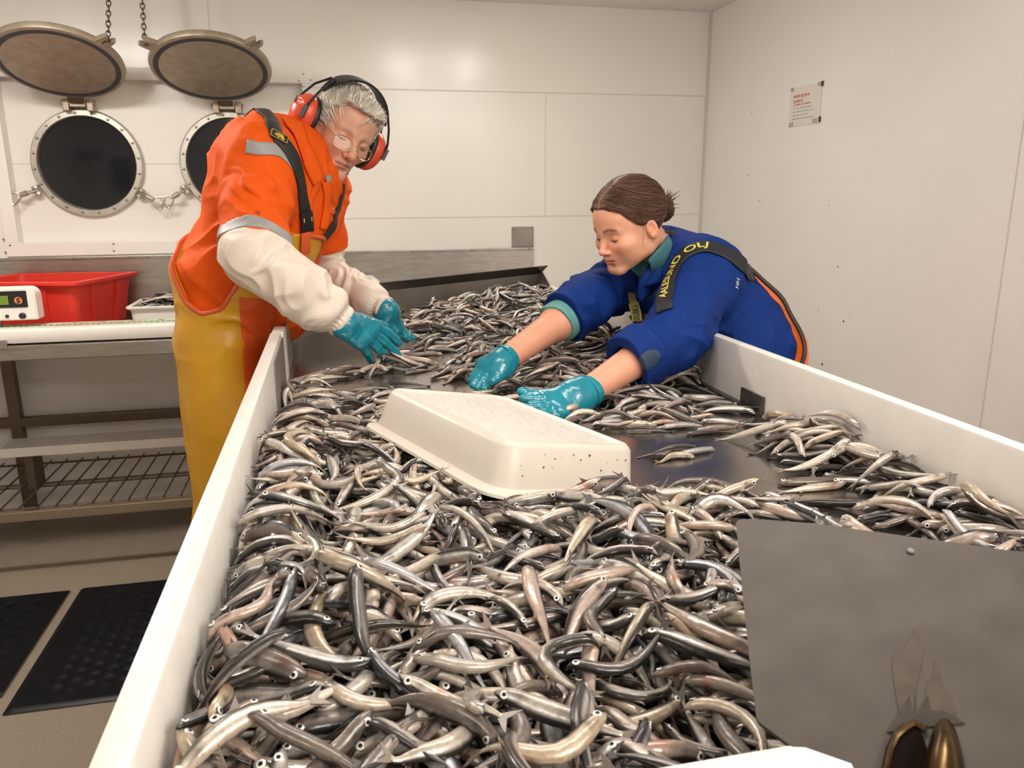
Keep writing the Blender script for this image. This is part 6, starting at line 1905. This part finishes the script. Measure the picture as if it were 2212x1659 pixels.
    bunc = np.array([0, -.118, .006])
    def hairl(q):
        d = ell(q, (0, -.014, .040), (.0815, .101, .091)); d = smin(d, ell(q, (0, .030, .040), (.0665, .061, .060)), .03)
        d = smax(d, -rcone(q, (.0, .09, .082), (.0, .0, .137), .0034, .0034), .007)        # parting
        d = d - .0016 * noise3(q * np.array([70., 14., 70.]) + 3)
        d = smax(d, np.interp(q[:, 1], yy_, zz_) - q[:, 2] + .004 * noise3(q * 50 + 9), .006)
        b = ell(q, bunc, (.038, .027, .034)) - .003 * noise3(q * np.array([60., 60., 25.]))
        return smin(d, b, .012)
    hf = lambda Q: hairl(loc(Q)) * HS
    lo, hi = bounds([wor((0, -.03, .03))], .16)
    V, F = solid(hf, lo, hi, .0040, 0)
    brown = np.array(srgb(92, 64, 50)[:3])
    ql = loc(V); C = brown * np.clip(.85 + .5 * noise3(ql * np.array([70., 14., 70.])), .5, 1.4)[:, None]
    pt = (np.exp(-(ql[:, 0] / .0035) ** 2) * smoothstep(-.01, .02, ql[:, 1]))[:, None] * .6; C = C * (1 - pt) + np.array(srgb(190, 150, 128)[:3]) * pt
    R_ = np.random.default_rng(14); rt = R_.normal(0, 1, (4000, 3)); rt /= np.linalg.norm(rt, axis=1)[:, None]; rt = rt[rt[:, 2] > -.4]
    rl = rt * np.array([.081, .100, .090]) + np.array([0, -.014, .040]); keep = (rl[:, 2] > np.interp(rl[:, 1], yy_, zz_) + .006) & (np.abs(rl[:, 0]) > .005); rl = rl[keep]
    def dirl(p):
        q = loc(p); tgt = bunc - q; tgt /= np.linalg.norm(tgt, axis=1)[:, None]
        fr_ = smoothstep(-.03, .05, q[:, 1])[:, None]
        d = tgt + fr_ * np.stack([.8 * np.sign(q[:, 0]), np.zeros(len(q)), -.35 * np.ones(len(q))], 1)
        return d @ HR.T
    V2, F2, sd_ = strands(hf, wor(rl), dirl, .075, 9, .00055, 6, .0014, jit=.10)
    C2 = brown[None] * (.55 + 1.0 * sd_)[:, None]
    # tuft standing out of the bun, loose wisps at the nape and by the ear
    mb = MB(); cols = []
    for k in range(26):
        a = R_.normal(0, 1, 3) * .35
        b0 = bunc + np.array([0, -.016, .012]) + R_.normal(0, .006, 3); d0 = unit(np.array([-.25, -.75, .65]) + a)
        L = R_.uniform(.022, .042); mb.tube([wor(b0), wor(b0 + d0 * L * .5 + np.array([0, 0, .002])), wor(b0 + d0 * L)], [.0014, .0010, .0003], 5)
    for k in range(16):
        b0 = np.array([R_.normal(0, .02) - .02, -.088, -.045]); d0 = unit(np.array([-.1, -.85, -.35]) + R_.normal(0, .25, 3))
        L = R_.uniform(.02, .06); mb.tube([wor(b0), wor(b0 + d0 * L * .5), wor(b0 + d0 * L + np.array([0, 0, -.004]))], [.0012, .0009, .0003], 5)
    for k in range(1):
        b0 = np.array([-.073, .012 + .003 * k, .012]); mb.tube([wor(b0), wor(b0 + np.array([-.004, .010, -.02])), wor(b0 + np.array([-.0, .014 - .002 * k, -.045])), wor(b0 + np.array([.006, .006, -.066]))], [.00045, .0004, .0004, .0002], 4)
    V3 = np.array(mb.v); F3 = mb.f
    Fall = F.tolist() + (F2 + len(V)).tolist() + [[i + len(V) + len(V2) for i in f] for f in F3]
    mesh_obj('hair', np.concatenate([V, V2, V3]), Fall, hm, woman, True, np.clip(np.concatenate([C, C2, np.tile(brown * .9, (len(V3), 1))]), 0, 1))
    lashes(wor, woman, True, mat('dark_lash', (.035, .018, .012, 1), .6))
    bt = mat('rubber_boot', (.03, .03, .035, 1), .4)
    for f_ in (ftR, ftL):
        bf = lambda Q, f_=f_: smax(smin(rcone(Q, f_ + np.array([0, 0, .12]), f_, .056, .05), rcone(Q, f_ + np.array([0, 0, -.02]), f_ + fd * .13 + np.array([0, 0, -.03]), .046, .038), .03), .002 - Q[:, 2], .004)
        add_solid('boot', bf, [f_, f_ + fd * .13], .14, .011, bt, woman, 0)
build_woman()
